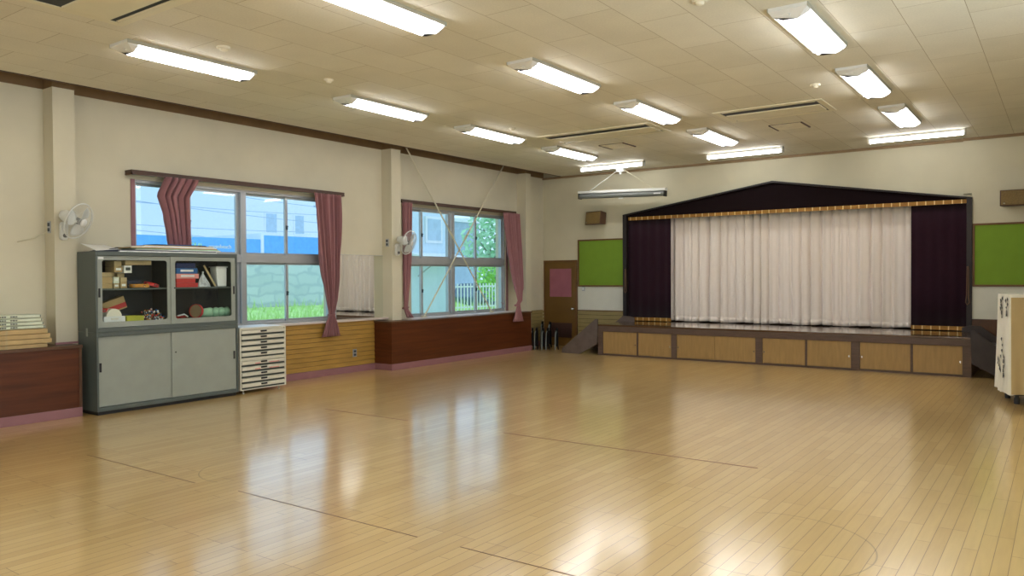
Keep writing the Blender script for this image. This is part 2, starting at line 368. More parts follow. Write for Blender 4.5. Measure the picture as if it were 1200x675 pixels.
def tag(o, label, cat, group=None, kind=None):
    if label: o['label'] = label
    if cat: o['category'] = cat
    if group: o['group'] = group
    if kind: o['kind'] = kind
    return o
def thing(name, loc, label, cat, group=None):
    o = bpy.data.objects.new(name, None); o.empty_display_size = .1; COL.objects.link(o); o.location = loc
    ORG[o.name] = Vector(loc)
    return tag(o, label, cat, group)
def struct(o, label=None, cat=None): o['kind'] = 'structure'; tag(o, label, cat); return o
def rrect(a0, a1, b0, b1, r, n=4):
    out = []
    for (ca, cb, s0) in ((a1-r, b1-r, 0), (a0+r, b1-r, 1), (a0+r, b0+r, 2), (a1-r, b0+r, 3)):
        for k in range(n+1):
            t = (s0 + k/n)*PI/2; out.append((ca + r*math.cos(t), cb + r*math.sin(t)))
    return out
def rect_match(a0, a1, b0, b1, n=4):
    out = []
    for (a, b) in ((a1, b1), (a0, b1), (a0, b0), (a1, b0)): out += [(a, b)]*(n+1)
    return out
def lerp(a, b, t): return a+(b-a)*t
def interp(tab, z):
    if z <= tab[0][0]: return tab[0][1]
    for (a, va), (b, vb) in zip(tab, tab[1:]):
        if z <= b:
            t = (z-a)/(b-a); return va+(vb-va)*t
    return tab[-1][1]

# ------------------------------------------------------------------ the room
XW, XP, XL = -9.2, -8.98, -8.72      # left wall, pilaster face, low panel face
YE = 14.05; ZC = 3.6; ST = .575      # far wall, ceiling, stage height
XR, YB = .85, -3.0

struct(MB().box(-9.45, 1.0, -3.2, 15.8, -.12, 0).build('floor', M['floor']))
c = MB(); c.box(-8.72, 1.0, -3.2, YE+.05, ZC, ZC+.03)
struct(c.build('ceiling', M['ceil']))
c = MB(); c.box(-9.45, 1.0, -3.2, YE+1.8, 3.98, 4.05).box(-8.745, -8.725, -3.2, YE, ZC+.03, 3.98)
struct(c.build('trim_1', M['cove']))
struct(MB().box(-8.742, -8.722, -3.2, YE, ZC-.008, ZC+.028).build('trim_2', M['cove_dark']))
bd = MB()
for (a, b) in ((-3.2, 3.985), (4.215, 9.19), (9.41, 13.07), (13.25, YE)): bd.box(-9.2, -9.185, a, b, ZC-.01, 3.975)
for (a, b) in ((3.985, 4.215), (9.19, 9.41), (13.07, 13.25)): bd.box(-9.2, -8.968, a-.006, b+.006, ZC-.01, 3.975)
struct(bd.build('trim_21', M['band']))

W1 = (5.0, 8.15, .83, 2.70); W2 = (9.87, 12.66, .78, 2.70)
lw = MB()
for (a, b) in ((-3.2, W1[0]), (W1[1], W2[0]), (W2[1], YE+.25)): lw.box(-9.45, XW, a, b, 0, 3.98)
for wq in (W1, W2):
    lw.box(-9.45, XW, wq[0], wq[1], 0, wq[2]); lw.box(-9.45, XW, wq[0], wq[1], wq[3], 3.98)
for (a, b) in ((3.985, 4.215), (9.19, 9.41), (13.07, 13.25)): lw.box(XW, XP, a, b, 0, 3.98)
struct(lw.build('wall_left', M['wall']))
# far wall around the proscenium
fw = MB()
XA, XB = -7.20, -1.215
fw.box(-9.2, XA, YE, YE+.25, 0, 3.98).box(XB, 1.0, YE, YE+.25, 0, 3.98).box(XA, XB, YE, YE+.25, 2.66, 3.98)
struct(fw.build('wall_far', M['wall_end']))
struct(MB().box(-1.31, 1.0, YE-.06, YE, 2.735, 3.598).box(-1.195, 1.0, YE-.06, YE, .78, 2.735).build('wall_far_right', M['wall_end']))
sb = MB(); sb.box(-7.5, -1.0, 15.6, 15.7, 0, 3.9).box(-7.6, -7.5, YE+.25, 15.7, 0, 3.9).box(-1.0, -.9, YE+.25, 15.7, 0, 3.9).box(-7.6, -.9, YE+.25, 15.7, 3.88, 3.97)
struct(sb.build('wall_stage', M['black_frame']))
struct(MB().box(-9.2, -1.31, YE-.03, YE, 3.555, 3.598).build('trim_3', M['cove']))
struct(MB().box(-1.31, 1.0, YE-.085, YE-.06, 3.555, 3.598).build('trim_4', M['cove']))
struct(MB().box(XR, 1.0, -3.2, .5, 0, 3.98).box(XR, 1.0, 7.5, YE+.3, 0, 3.98).box(XR, 1.0, .5, 7.5, 0, .9).box(XR, 1.0, .5, 7.5, 2.8, 3.98).build('wall_right', M['wall']))
wr = MB(); wr.box(.90, .94, .5, 7.5, .9, .95).box(.90, .94, .5, 7.5, 2.75, 2.8)
for y_ in (.5, 2.24, 3.98, 5.72, 7.45): wr.box(.90, .94, y_, y_+.05, .95, 2.75)
struct(wr.build('added_window', M['alu']))  # window band assumed in the unseen wall, added to brighten the room
struct(MB().box(-9.45, 1.0, -3.2, YB, 0, 3.98).build('wall_back', M['wall']))

def siding(name, horiz_axis, a0, a1, face, z0, z1, m, n, idx=0):
    s = MB(); h = (z1-z0)/n
    for k in range(n):
        za, zb = z0+k*h+.004, z0+(k+1)*h-.003
        if horiz_axis == 'y': s.prism([(face-.022, za), (face, za), (face-.006, zb), (face-.022, zb)], a0, a1, 'y')
        else: s.prism([(face+.022, za), (face, za), (face+.006, zb), (face+.022, zb)], a0, a1, 'x')
    s.mat(1)
    if horiz_axis == 'y': s.box(XW, face-.022, a0, a1, z0, z1)
    else: s.box(a0, a1, face+.022, YE, z0, z1)
    return struct(s.build(name, [m, M['siding_gap']]))
siding('trim_5', 'y', 4.216, 8.90, -9.1, .10, .80, M['siding'], 10)
siding('trim_6', 'y', 13.25, YE, -9.16, .10, .76, M['siding_end'], 9)
def siding_x(name, x0, x1, m):
    s = MB(); n = 9; h = .76/n; fy = YE-.03
    for k in range(n):
        za, zb = k*h+.004, (k+1)*h-.003
        s.add([(x0, fy, za), (x1, fy, za), (x1, fy+.006, zb), (x0, fy+.006, zb), (x0, YE, za), (x1, YE, za), (x1, YE, zb), (x0, YE, zb)],
              [(0,1,2,3),(5,4,7,6),(4,5,1,0),(3,2,6,7),(1,5,6,2),(4,0,3,7)])
    s.mat(1).box(x0, x1, fy+.012, YE-.001, 0, .76)
    return struct(s.build(name, [m, M['siding_gap']]))
struct(MB().box(-8.33, XA-.03, YE-.004, YE-.001, .775, 1.30).build('trim_22', M['lower_wall']))
struct(MB().box(XB+.03, XR, YE-.066, YE-.061, .78, 1.30).build('trim_23', M['lower_wall']))
siding_x('trim_7', -8.33, XA-.03, M['siding_end'])
struct(MB().box(-8.33, XA-.03, YE-.035, YE-.001, .76, .775).build('trim_8', M['board_frame']))
struct(MB().box(-1.19, XR, YE-.09, YE-.061, 0, .765).box(-1.19, XR, YE-.1, YE-.061, .765, .78).build('trim_9', M['brown_edge'], bevel=.003))
struct(MB().box(-9.22, -9.06, 4.216, 9.19, .80, .828).build('trim_10', M['sill'], bevel=.004))
# brown boxed-in low panels
p = MB(); p.box(XW, XL, -3.0, 4.12, .10, .745); struct(p.build('trim_11', M['brown_panel']))
struct(MB().box(XW, XL+.018, -3.0, 4.135, .745, .778).build('trim_12', M['brown_edge'], bevel=.003))
struct(MB().box(XL-.03, XL+.006, 4.10, 4.128, .10, .745).build('trim_13', M['brown_edge']))
p = MB(); p.box(XW, XL, 8.90, 12.86, .10, .755); struct(p.build('trim_14', M['brown_panel']))
struct(MB().box(XW, XL+.015, 8.885, 12.875, .755, .78).build('trim_15', M['brown_edge'], bevel=.003))
struct(MB().box(XW, XL-.13, 9.42, 13.06, .78, .79).build('trim_16', M['sill'], bevel=.002))
struct(MB().box(XP-.005, XP+.012, 3.975, 4.225, .778, .80).build('trim_17', M['pink']))
struct(MB().box(XW, XL+.008, -3.0, 4.128, 0, .10).box(XW, XL+.008, 8.892, 12.868, 0, .10).box(XW, -9.09, 4.2, 8.9, 0, .10).box(XW, -9.15, 13.25, YE, 0, .1).build('baseboard_left', M['pink'], bevel=.003))

# ------------------------------------------------------------------ windows
def window(name, W, mull, subs, tr):
    y0, y1, z0, z1 = W; xa, xb = -9.36, -9.22
    root = struct(thing(name, ((xa+xb)/2, (y0+y1)/2, z0), None, None))
    f = MB(); t = .035
    f.box(xa, xb, y0, y0+t, z0, z1).box(xa, xb, y1-t, y1, z0, z1).box(xa, xb, y0+t, y1-t, z0, z0+t).box(xa, xb, y0+t, y1-t, z1-t, z1)
    f.box(xa, xb+.01, mull[0], mull[1], z0+t, z1-t)
    f.box(xa, xb+.005, y0+t, mull[0], tr[0], tr[1]).box(xa, xb+.005, mull[1], y1-t, tr[0], tr[1])
    f.build('window_frame', M['alu'], root, bevel=.003)
    for (za, zb) in ((z0+t, tr[0]), (tr[1], z1-t)):
        for (ya, yb, sm) in ((y0+t, mull[0], subs[0]), (mull[1], y1-t, subs[1])):
            for k, (p, q) in enumerate(((ya, sm[1]), (sm[0], yb))):
                xs = -9.27 if k else -9.305
                s = MB(); fw_ = .036 if k == 0 else .042
                s.box(xs-.014, xs+.014, p, p+fw_, za, zb).box(xs-.014, xs+.014, q-fw_, q, za, zb).box(xs-.014, xs+.014, p+fw_, q-fw_, za, za+.03).box(xs-.014, xs+.014, p+fw_, q-fw_, zb-.028, zb)
                so = s.build('sash', M['alu'], root)
                MB().box(xs-.003, xs+.003, p+fw_-.002, q-fw_+.002, za+.028, zb-.026).build('pane', M['pane'], so)
                if k:
                    zz = (za+zb)/2-.02
                    MB().box(xs+.014, xs+.034, p+.008, p+.03, zz-.03, zz+.03).box(xs+.03, xs+.045, p-.005, p+.03, zz+.01, zz+.022).build('latch', M['alu_dark'], so)
    return root
window('window_1', W1, (6.50, 6.585), ((5.74, 5.79), (7.28, 7.335)), (1.705, 1.815))
window('window_2', W2, (10.98, 11.07), ((10.20, 10.25), (11.74, 11.80)), (1.705, 1.825))
# pinkish reveal board beside window 2
struct(MB().box(-9.2, -9.185, 12.66, 12.72, .79, 2.70).build('trim_18', M['pink']))
struct(MB().box(-9.2, -9.18, 4.955, 5.0, .83, 2.70).build('trim_19', M['pink']))

# curtain rails
def rail(y0, y1, z, label):
    r = thing('curtain_rail', (-9.14, (y0+y1)/2, z), label, 'curtain rail')
    MB().box(-9.2, -9.05, y0, y1, z+.035, z+.06).box(-9.065, -9.05, y0, y1, z, z+.035).box(-9.2, -9.05, y0, y0+.015, z, z+.035).box(-9.2, -9.05, y1-.015, y1, z, z+.035).build('pelmet_board', M['rail'], r, bevel=.003)
    MB().tube([(-9.10, y0+.03, z+.012), (-9.10, y1-.03, z+.012)], .009).build('track', M['alu'], r)
rail(4.89, 8.24, 2.735, 'long brown curtain rail box above the window behind the grey cabinet')
rail(9.50, 12.84, 2.735, 'long brown curtain rail box above the window crossed by the braces')

def tied_curtain(lab, left, right, n, z0, z1, tie, x=-9.085, amp=.042, seed=0, over=False):
    rnd = random.Random(seed); ph = [rnd.uniform(-.5, .5) for _ in range(40)]
    r = thing('curtain', (x, (interp(left, z0)+interp(right, z0))/2, z0), lab, 'curtain')
    def P(u, v):
        z = lerp(z0, z1, v); a, b = interp(left, z), interp(right, z)
        uu = u + .012*math.sin(9*v+u*7)
        wd = b-a; k = 2*PI*n*uu
        g = abs(z-tie) if tie else 1
        am = amp*min(1, .45+g*1.2)
        off = am*(2*abs(math.sin(.5*k+ph[0]))**.8-1+.3*math.sin(1.3*k+ph[1]+v*2))
        if over:   # the lower part hangs forward over the ledge
            xx = interp(((.55, -8.665), (.80, -8.665), (.98, -8.70), (1.5, -8.98), (2.0, x), (3, x)), z); s_ = (-xx)/9.05
            return Vector((xx+.045*(xx < -8.7)+off*(1 if z > 1.2 else .6), (a+wd*uu)*s_, 1.5+(z-1.5)*s_))
        return Vector((x+.045+off, a+wd*uu+.006*math.sin(k*2), z))
    MB().grid(P, n*18, 36).build('fabric', M['curtain'], r, solid=.004)
    if tie:
        a, b = interp(left, tie), interp(right, tie); cy = (a+b)/2; ry = (b-a)/2+.012
        xo = -8.69 if over else x+.045; s_ = .957 if over else 1; cy *= s_; tie0 = tie; tie = 1.5+(tie-1.5)*s_
        pts = [(xo+.052*math.cos(t), cy+ry*math.sin(t), tie+.012*math.sin(t)) for t in [2*PI*k/20 for k in range(20)]]
        MB().tube(pts, .011, 6, closed=True).build('tieback', M['curtain'], r)
        MB().tube([(x-.01, cy+ry*.4, tie), (-9.10, cy+ry+.05, tie+.03), (-9.195, cy+ry+.09, tie+.035)], .006, 6).build('tie_cord', M['curtain'], r)
    return r
tied_curtain('mauve curtain bunched in the middle of the left window, hanging behind the grey cabinet',
   [(1.0, 5.42), (1.93, 5.33), (2.3, 5.27), (2.52, 5.20), (2.72, 5.30)], [(1.0, 5.62), (1.93, 5.63), (2.3, 5.62), (2.5, 5.62), (2.72, 5.76)], 5, 1.0, 2.745, None, seed=1)
tied_curtain('mauve curtain tied back at the right side of the left window, beside the mirror',
   [(.60, 7.74), (.80, 7.83), (.93, 7.90), (1.15, 7.84), (1.5, 7.76), (2.0, 7.70), (2.74, 7.62)],
   [(.60, 8.09), (.80, 8.04), (.93, 7.99), (1.15, 8.06), (1.5, 8.11), (2.0, 8.14), (2.74, 8.17)], 7, .60, 2.745, .93, seed=2)
tied_curtain('narrow mauve curtain at the left side of the right window, behind the far wall fan',
   [(.80, 9.60), (.95, 9.53), (1.2, 9.52), (2.74, 9.52)], [(.80, 9.74), (.95, 9.60), (1.2, 9.62), (1.8, 9.70), (2.74, 9.74)], 3, .80, 2.745, .97, seed=3)
tied_curtain('mauve curtain tied back at the right of the right window, next to the last pilaster',
   [(.57, 12.70), (.78, 12.80), (.90, 12.84), (1.2, 12.72), (1.6, 12.57), (2.0, 12.46), (2.74, 12.34)],
   [(.57, 13.04), (.78, 12.96), (.90, 12.93), (1.2, 12.95), (1.6, 12.94), (2.0, 12.92), (2.74, 12.86)], 6, .57, 2.745, .90, x=-9.05, seed=4, over=True)

# mirror
r = thing('wall_mirror', (-9.19, 8.68, .83), 'frameless wall mirror between the left window and the pilaster, reflecting the stage curtain', 'mirror')
MB().box(XW, XW+.012, 8.17, 9.185, .832, 1.84).build('mirror_glass', M['mirror'], r)
MB().box(XW, XW+.016, 8.155, 8.17, .832, 1.84).box(XW, XW+.016, 8.155, 9.185, 1.84, 1.846).build('mirror_clip', M['alu'], r)

# cross brace rods in front of the right window
def brace(a, b, lab):
    r = thing('cross_brace', a, lab, 'brace rod')
    MB().tube([a, b], .013, 8).build('rod', M['rod'], r)
    mid = Vector(a).lerp(Vector(b), .5); d = (Vector(b)-Vector(a)).normalized()*.09
    MB().tube([mid-d, mid+d], .019, 8).build('turnbuckle', M['rod'], r)
    MB().box(a[0]-.03, a[0]+.02, a[1]-.05, a[1]+.05, a[2]-.006, a[2]+.02).build('foot_plate', M['rod'], r)
brace((-9.01, 11.93, .797), (-9.01, 9.55, 3.70), 'cream diagonal brace rod running from upper left to lower right across the right window')
brace((-9.045, 10.03, .797), (-9.045, 12.42, 3.70), 'cream diagonal brace rod running from lower left to upper right across the right window')

# outlets
def outlet(name, loc, nx, w_, h, lab, cat='outlet', cord=None):
    r = thing(name, loc, lab, cat); x, y, z = loc
    if nx == 'x': b = lambda d0, d1, a0, a1, c0, c1: (x+d0, x+d1, y+a0, y+a1, z+c0, z+c1)
    else: b = lambda d0, d1, a0, a1, c0, c1: (x+a0, x+a1, y-d1, y-d0, z+c0, z+c1)
    MB().box(*b(0, .008, -w_/2, w_/2, 0, h)).build('plate', M['alu'] if name != 'floor_outlet' else M['white'], r, bevel=.002)
    for k in range(2): MB().box(*b(.008, .014, -w_*.28, w_*.28, h*(.14+.44*k), h*(.42+.44*k))).build('socket', M['alu_dark'], r)
    if cord: MB().tube(cord, .005, 6).build('cord', M['rod'], r)
    return r
outlet('wall_outlet', (-9.09, 3.984, 2.0), 'y', .07, .13, 'steel outlet plate with a cord plugged in, on the pilaster side beside the near fan', cord=[(-9.09, 3.96, 2.02), (-9.12, 3.93, 1.99), (-9.17, 3.86, 1.94), (-9.19, 3.7, 1.90)])
outlet('wall_outlet', (-9.08, 9.189, 1.99), 'y', .07, .13, 'steel outlet plate on the pilaster side beside the far fan')
outlet('wall_outlet', (-9.098, 8.46, .24), 'x', .08, .12, 'small outlet plate low on the yellow siding')

# ------------------------------------------------------------------ ceiling lights
def twin_light(name, cx, cy, lab, shared=None):
    r = thing('ceiling_light', (cx, cy, ZC), lab, 'ceiling light', 'twin tube ceiling lights')
    hw, hl = .15, .67
    b = MB()
    # tray with sloped ends and a centre ridge
    b.box(cx-hw, cx+hw, cy-hl, cy+hl, ZC-.028, ZC+.001)
    b.prism([(cx-.035, ZC-.028), (cx+.035, ZC-.028), (cx, ZC-.062)], cy-hl+.06, cy+hl-.02, 'y')
    b.build('reflector', [M['reflector']], r)
    for s_, (y0, y1) in ((-1, (cy-hl, cy-hl+.10)), (1, (cy+hl, cy+hl-.03))):
        e = MB(); e.add([(cx-hw, y0, ZC-.028), (cx+hw, y0, ZC-.028), (cx+hw*.93, y1, ZC-.05), (cx+.06, y1, ZC-.085), (cx-.06, y1, ZC-.085), (cx-hw*.93, y1, ZC-.05), (cx-hw, y1, ZC-.028), (cx+hw, y1, ZC-.028)],
              [(0, 1, 2, 3, 4, 5), (0, 5, 6), (1, 7, 2), (6, 5, 4, 3, 2, 7), (0, 6, 7, 1)])
        e.build('end_cap', M['reflector'], r)
    for sx in (-1, 1): MB().box(cx+sx*(hw+.001), cx+sx*(hw+.006), cy-hl, cy+hl, ZC-.032, ZC).build('side_rail', M['reflector_side'], r)  # tray sides, their shade put into a greyer colour
    for sx in (-1, 1):
        MB().tube([(cx+sx*.085, cy-hl+.115, ZC-.058), (cx+sx*.085, cy+hl-.04, ZC-.058)], .018, 12).build('tube', M['tube'], r)
    return r
rows = ((-6.85, 'row nearest the windows'), (-4.33, 'middle row'), (-1.78, 'right-hand row'))
ordn = {4.27: 'closest to the camera', 6.88: 'second from the camera', 9.09: 'third from the camera', 11.32: 'farthest toward the stage'}
for X, rn in rows:
    for Y in (-1.4, 1.45, 4.27, 6.88, 9.09, 11.32):
        if Y < 4: lab = 'twin tube ceiling light of the %s, behind the viewpoint' % rn if Y < 0 else 'twin tube ceiling light of the %s, overhead near the viewpoint' % rn
        else: lab = 'twin tube ceiling light in the %s, %s' % (rn, ordn[Y])
        twin_light('ceiling_light', X, Y, lab)
for x0, x1, w_ in ((-7.66, -6.32, 'left, above the hanging projection screen'), (-5.11, -3.80, 'middle, over the roof-shaped valance peak'), (-2.50, -1.19, 'right, near the right green board')):
    r = thing('batten_light', ((x0+x1)/2, 13.05, ZC), 'single tube batten light parallel to the stage, '+w_, 'ceiling light', 'batten lights before the stage')
    MB().box(x0, x1, 13.02, 13.08, ZC-.035, ZC+.001).build('batten_body', M['reflector'], r)
    MB().box(x0, x0+.025, 13.0, 13.1, ZC-.095, ZC).build('end_cap', M['reflector'], r); MB().box(x1-.025, x1, 13.0, 13.1, ZC-.095, ZC).build('end_cap', M['reflector'], r)
    MB().tube([(x0+.025, 13.05, ZC-.062), (x1-.025, 13.05, ZC-.062)], .026, 12).build('tube', M['tube'], r)

# ceiling air conditioners, hatches, detectors
def cassette(x0, x1, y0, y1, lab):
    r = thing('ceiling_air_conditioner', ((x0+x1)/2, (y0+y1)/2, ZC), lab, 'air conditioner')
    f = MB(); t = .045
    f.ring([(x1+.03, y1+.03), (x0-.03, y1+.03), (x0-.03, y0-.03), (x1+.03, y0-.03)], [(x1-t, y1-t), (x0+t, y1-t), (x0+t, y0+t), (x1-t, y0+t)], ZC-.012, ZC+.001, 'z')
    f.build('frame', M['ac'], r, bevel=.003)
    MB().box(x0+.06, x1-.06, y0+.25, y1-.12, ZC-.018, ZC+.001).build('intake_panel', M['ac'], r, bevel=.006)
    MB().box(x0+t, x1-t, y0+t, y1-t, ZC-.006, ZC+.0005).build('air_slot', M['black'], r)
    MB().box(x0+.07, x1-.07, y0+.048, y0+.07, ZC-.012, ZC-.007).build('flap', M['ac'], r)
    MB().box(x0+.07, x1-.07, y1-.07, y1-.048, ZC-.012, ZC-.007).build('flap', M['ac'], r)
cassette(-6.36, -4.60, 2.62, 3.36, 'ceiling air conditioner at the top left corner, nearest the camera')
cassette(-6.50, -4.72, 9.83, 10.55, 'long ceiling air conditioner left of the middle row of lights, toward the stage')
cassette(-3.72, -2.42, 9.77, 10.50, 'ceiling air conditioner between the middle and right rows of lights')
def hatch(x0, x1, y0, y1, lab):
    r = thing('ceiling_hatch', ((x0+x1)/2, (y0+y1)/2, ZC), lab, 'access hatch')
    MB().box(x0+.02, x1-.02, y0+.02, y1-.02, ZC-.008, ZC+.001).build('panel', M['hatch'], r)
    MB().box(x0, x0+.018, y0, y1, ZC-.014, ZC+.001).box(x1-.018, x1, y0, y1, ZC-.014, ZC+.001).box(x0, x1, y0+.004, y0+.012, ZC-.004, ZC+.001).box(x0, x1, y1-.012, y1-.004, ZC-.004, ZC+.001).build('frame', M['cove_dark'], r)
hatch(-6.16, -5.71, 11.05, 11.50, 'square access hatch in the ceiling left of the middle lights')
hatch(-3.43, -2.97, 11.06, 11.51, 'square access hatch in the ceiling right of the middle lights')
for (x, y, rr, lab) in ((-6.25, 4.25, .062, 'flat round white sensor beside the first light near the windows'), (-6.39, 5.61, .05, 'round white smoke detector between the first two lights near the windows'),
        (-2.27, 8.99, .055, 'low round detector left of the right-hand row of lights'), (-6.41, 9.01, .045, 'small round detector beside the third light near the windows'), (-2.29, 5.70, .06, 'round detector at the top edge of the picture')):
    T = Matrix.Translation((x, y, ZC)) @ Matrix.Rotation(PI, 4, 'X')
    r = thing('smoke_detector', (x, y, ZC), lab, 'smoke detector', None)
    MB().lathe([(rr, -.001), (rr, .012), (rr*.9, .018)], T).build('base', M['hatch'], r)
    MB().lathe([(rr*.6, .017), (rr*.55, .032), (rr*.3, .038), (.0, .039)], T).build('sensor', M['hatch'], r)

# ------------------------------------------------------------------ stage
r = thing('stage', ((-7.15-1.10)/2, 13.4, 0), 'low wide brown stage with tan storage panels along its front', 'stage')
X0, X1, YF = -7.16, -1.09, 12.80
MB().box(X0, X1, YF-.02, 15.6, ST-.03, ST).build('stage_deck', M['stage_top'], r, bevel=.004)
MB().box(X0, X1, YF-.012, YF+.02, .445, ST-.03).build('fascia', M['stage_wood'], r, bevel=.003)
MB().box(X0, X1, YF, YF+.03, 0, .028).build('bottom_rail', M['stage_wood'], r)
MB().box(X0, X0+.03, YF+.03, YE, 0, ST-.03).build('side_panel', M['stage_wood'], r); MB().box(X1-.03, X1, YF+.03, YE-.1, 0, ST-.03).build('side_panel', M['stage_wood'], r)
for (a, b) in ((X0, -7.06), (-5.685, -5.585), (-4.185, -4.075), (-2.70, -2.575), (-1.20, X1)):
    MB().box(a, b, YF-.006, YF+.03, .028, .445).build('post', M['stage_wood'], r, bevel=.002)
for (a, b) in ((-6.365, -6.335), (-3.39, -3.36), (-1.875, -1.845)):
    MB().box(a, b, YF, YF+.03, .028, .445).build('divider', M['stage_wood'], r)
pan = ((-7.06, -6.365, 1), (-6.335, -5.685, 1), (-5.585, -4.89, 0), (-4.89, -4.185, 1), (-4.075, -3.39, 0), (-3.36, -2.70, 1), (-2.575, -1.875, 0), (-1.845, -1.20, 1))
for k, (a, b, s_) in enumerate(pan):
    po = MB().box(a+.003, b-.003, YF+.008, YF+.028, .032, .441).build('storage_panel', M['stage_panel'], r, bevel=.002)
    xx = b-.03 if s_ else a+.03
    MB().box(xx-.008, xx+.008, YF+.002, YF+.01, .20, .23).build('catch', M['chrome'], po)
def stair(sx, xin, lab):
    r = thing('stage_stair', (xin-sx*0+sx*.4, 13.35, 0), lab, 'stairs')
    out = lambda d: xin+sx*d
    m_ = M['stringer'] if sx < 0 else M['stringer_dark']
    prof = [(out(-.01), ST-.03), (out(-.01), .665), (out(.03), .68), (out(.78), .085), (out(.78), 0), (out(.38), 0), (out(.01), .20)]
    for (ya, yb) in ((YF-.045, YF-.012), (YE-.20, YE-.165)):
        if yb > 13: pp = [(out(-.22), ST+.001), (out(-.22), ST+.075), (out(-.12), ST+.105), (out(.03), .68), (out(.78), .085), (out(.78), 0), (out(.38), 0), (out(.012), .20), (out(.012), ST+.001)]
        else: pp = prof
        MB().prism(pp, ya, yb, 'y').build('stringer', m_, r, bevel=.003)
    for k in range(3):
        z = ST*(k+1)/4; d = .60-.2*k
        MB().box(out(d-.12), out(d+.1), YF-.012, YE-.20, z-.025, z).build('tread', m_, r)
stair(-1, X0, 'grey-brown side stair at the left end of the stage, in front of the door')
stair(1, X1, 'dark side stair at the right end of the stage, beside the cloth-covered piano')

# proscenium dressing
r = thing('stage_valance', ((XA+XB)/2, YE-.02, 2.59), 'dark purple roof-shaped valance with a gold braid hem above the stage curtain', 'valance')
zl, za_, zr = 2.705, 3.155, 2.672
MB().prism([(XA, 2.592), (XB, 2.588), (XB, zr), (-4.26, za_), (XA, zl)], YE-.035, YE-.012, 'y').build('valance_board', M['velvet_dark'], r)
MB().box(XA+.07, XB-.04, YE-.05, YE-.036, 2.588, 2.65).build('gold_braid', M['braid'], r)
f = MB()
f.prism([(XA-.03, zl), (XA-.0, zl-.02), (-4.26, za_-.03), (XB, zr-.02), (XB+.03, zr), (-4.26, za_+.005)], YE-.11, YE-.036, 'y')
f.box(XA-.03, XA+.05, YE-.11, YE-.0, ST, zl).box(XB-.045, XB+.03, YE-.11, YE, ST, zr)
r2 = f.build('proscenium_frame', M['black_frame'], r, bevel=.003)
for (a, b, lab, nm_) in ((XA+.01, -6.26, 'dark purple velvet side panel with gold hem, left of the ivory curtain', 0), (-2.055, XB-.01, 'dark purple velvet side panel with gold hem, right of the ivory curtain', 1)):
    r = thing('stage_side_curtain', ((a+b)/2, YE+.04, ST), lab, 'stage curtain')
    n_ = 5
    def P(u, v, a=a, b=b): return Vector((lerp(a, b, u), YE+.04+.006*math.sin(u*2*PI*n_), lerp(ST+.07, 2.62, v)))
    MB().grid(P, 60, 4).build('fabric', M['velvet'], r, solid=.006)
    aa, bb = (a+.06, b) if nm_ == 0 else (a, b-.05)
    MB().box(aa, bb, YE+.022, YE+.046, ST+.012, ST+.075).build('gold_braid', M['braid'], r, bevel=.003)
r = thing('stage_curtain', (-4.2, YE+.28, ST), 'wide ivory pleated curtain drawn closed across the stage', 'stage curtain')
def P(u, v):
    z = lerp(ST+.02, 2.62, v); k = u*52*PI
    ph = 1.3*math.sin(u*17)+.8*math.sin(u*41+1)
    am = .085*(.65+.35*math.sin(u*29+2))*(1-.25*v)
    y = YE+.26 + am*(1-2*abs(math.sin(.5*k+.5*ph+.12*math.sin(3*v+u*9)))**.8) + .014*math.sin(2*k+ph*1.7)*(1-.5*v)
    return Vector((lerp(-6.44, -2.04, u)+.012*math.cos(k+ph), y, z+.008*math.sin(u*40)*(1-v)))
MB().grid(P, 520, 16).build('fabric', M['stage_curtain'], r, solid=.005)
def P2(u, v):
    q = P(u, lerp(-.002, .045, v)); q.y -= .003; return q
MB().grid(P2, 520, 2).build('hem', M['stage_curtain'], r, solid=.004)
MB().tube([(-7.1, YE+.26, 2.68), (-1.3, YE+.26, 2.68)], .02).build('curtain_rod', M['alu'], r)
for (x, za, zb, lab) in ((XA+.035, 1.14, 1.64, 'short looped pull cord at the left edge of the velvet panel'), (XB-.03, 1.0, 1.62, 'looped pull cord at the right edge of the stage frame')):
    yy = YE-.115
    pts = [(x+.012, yy-.02, zb), (x+.02, yy-.02, zb-.08), (x+.018, yy-.02, za+.1), (x+.03, yy-.02, za+.04), (x, yy-.02, za), (x-.02, yy-.02, za+.04), (x-.008, yy-.02, za+.15), (x, yy-.02, zb)]
    r = thing('pull_cord', (x, yy, za), lab, 'cord')
    MB().tube(pts, .008, 6).build('rope', M['rope'], r); MB().box(x-.01, x+.02, yy-.03, yy+.012, zb-.02, zb+.02).build('cleat', M['black'], r)

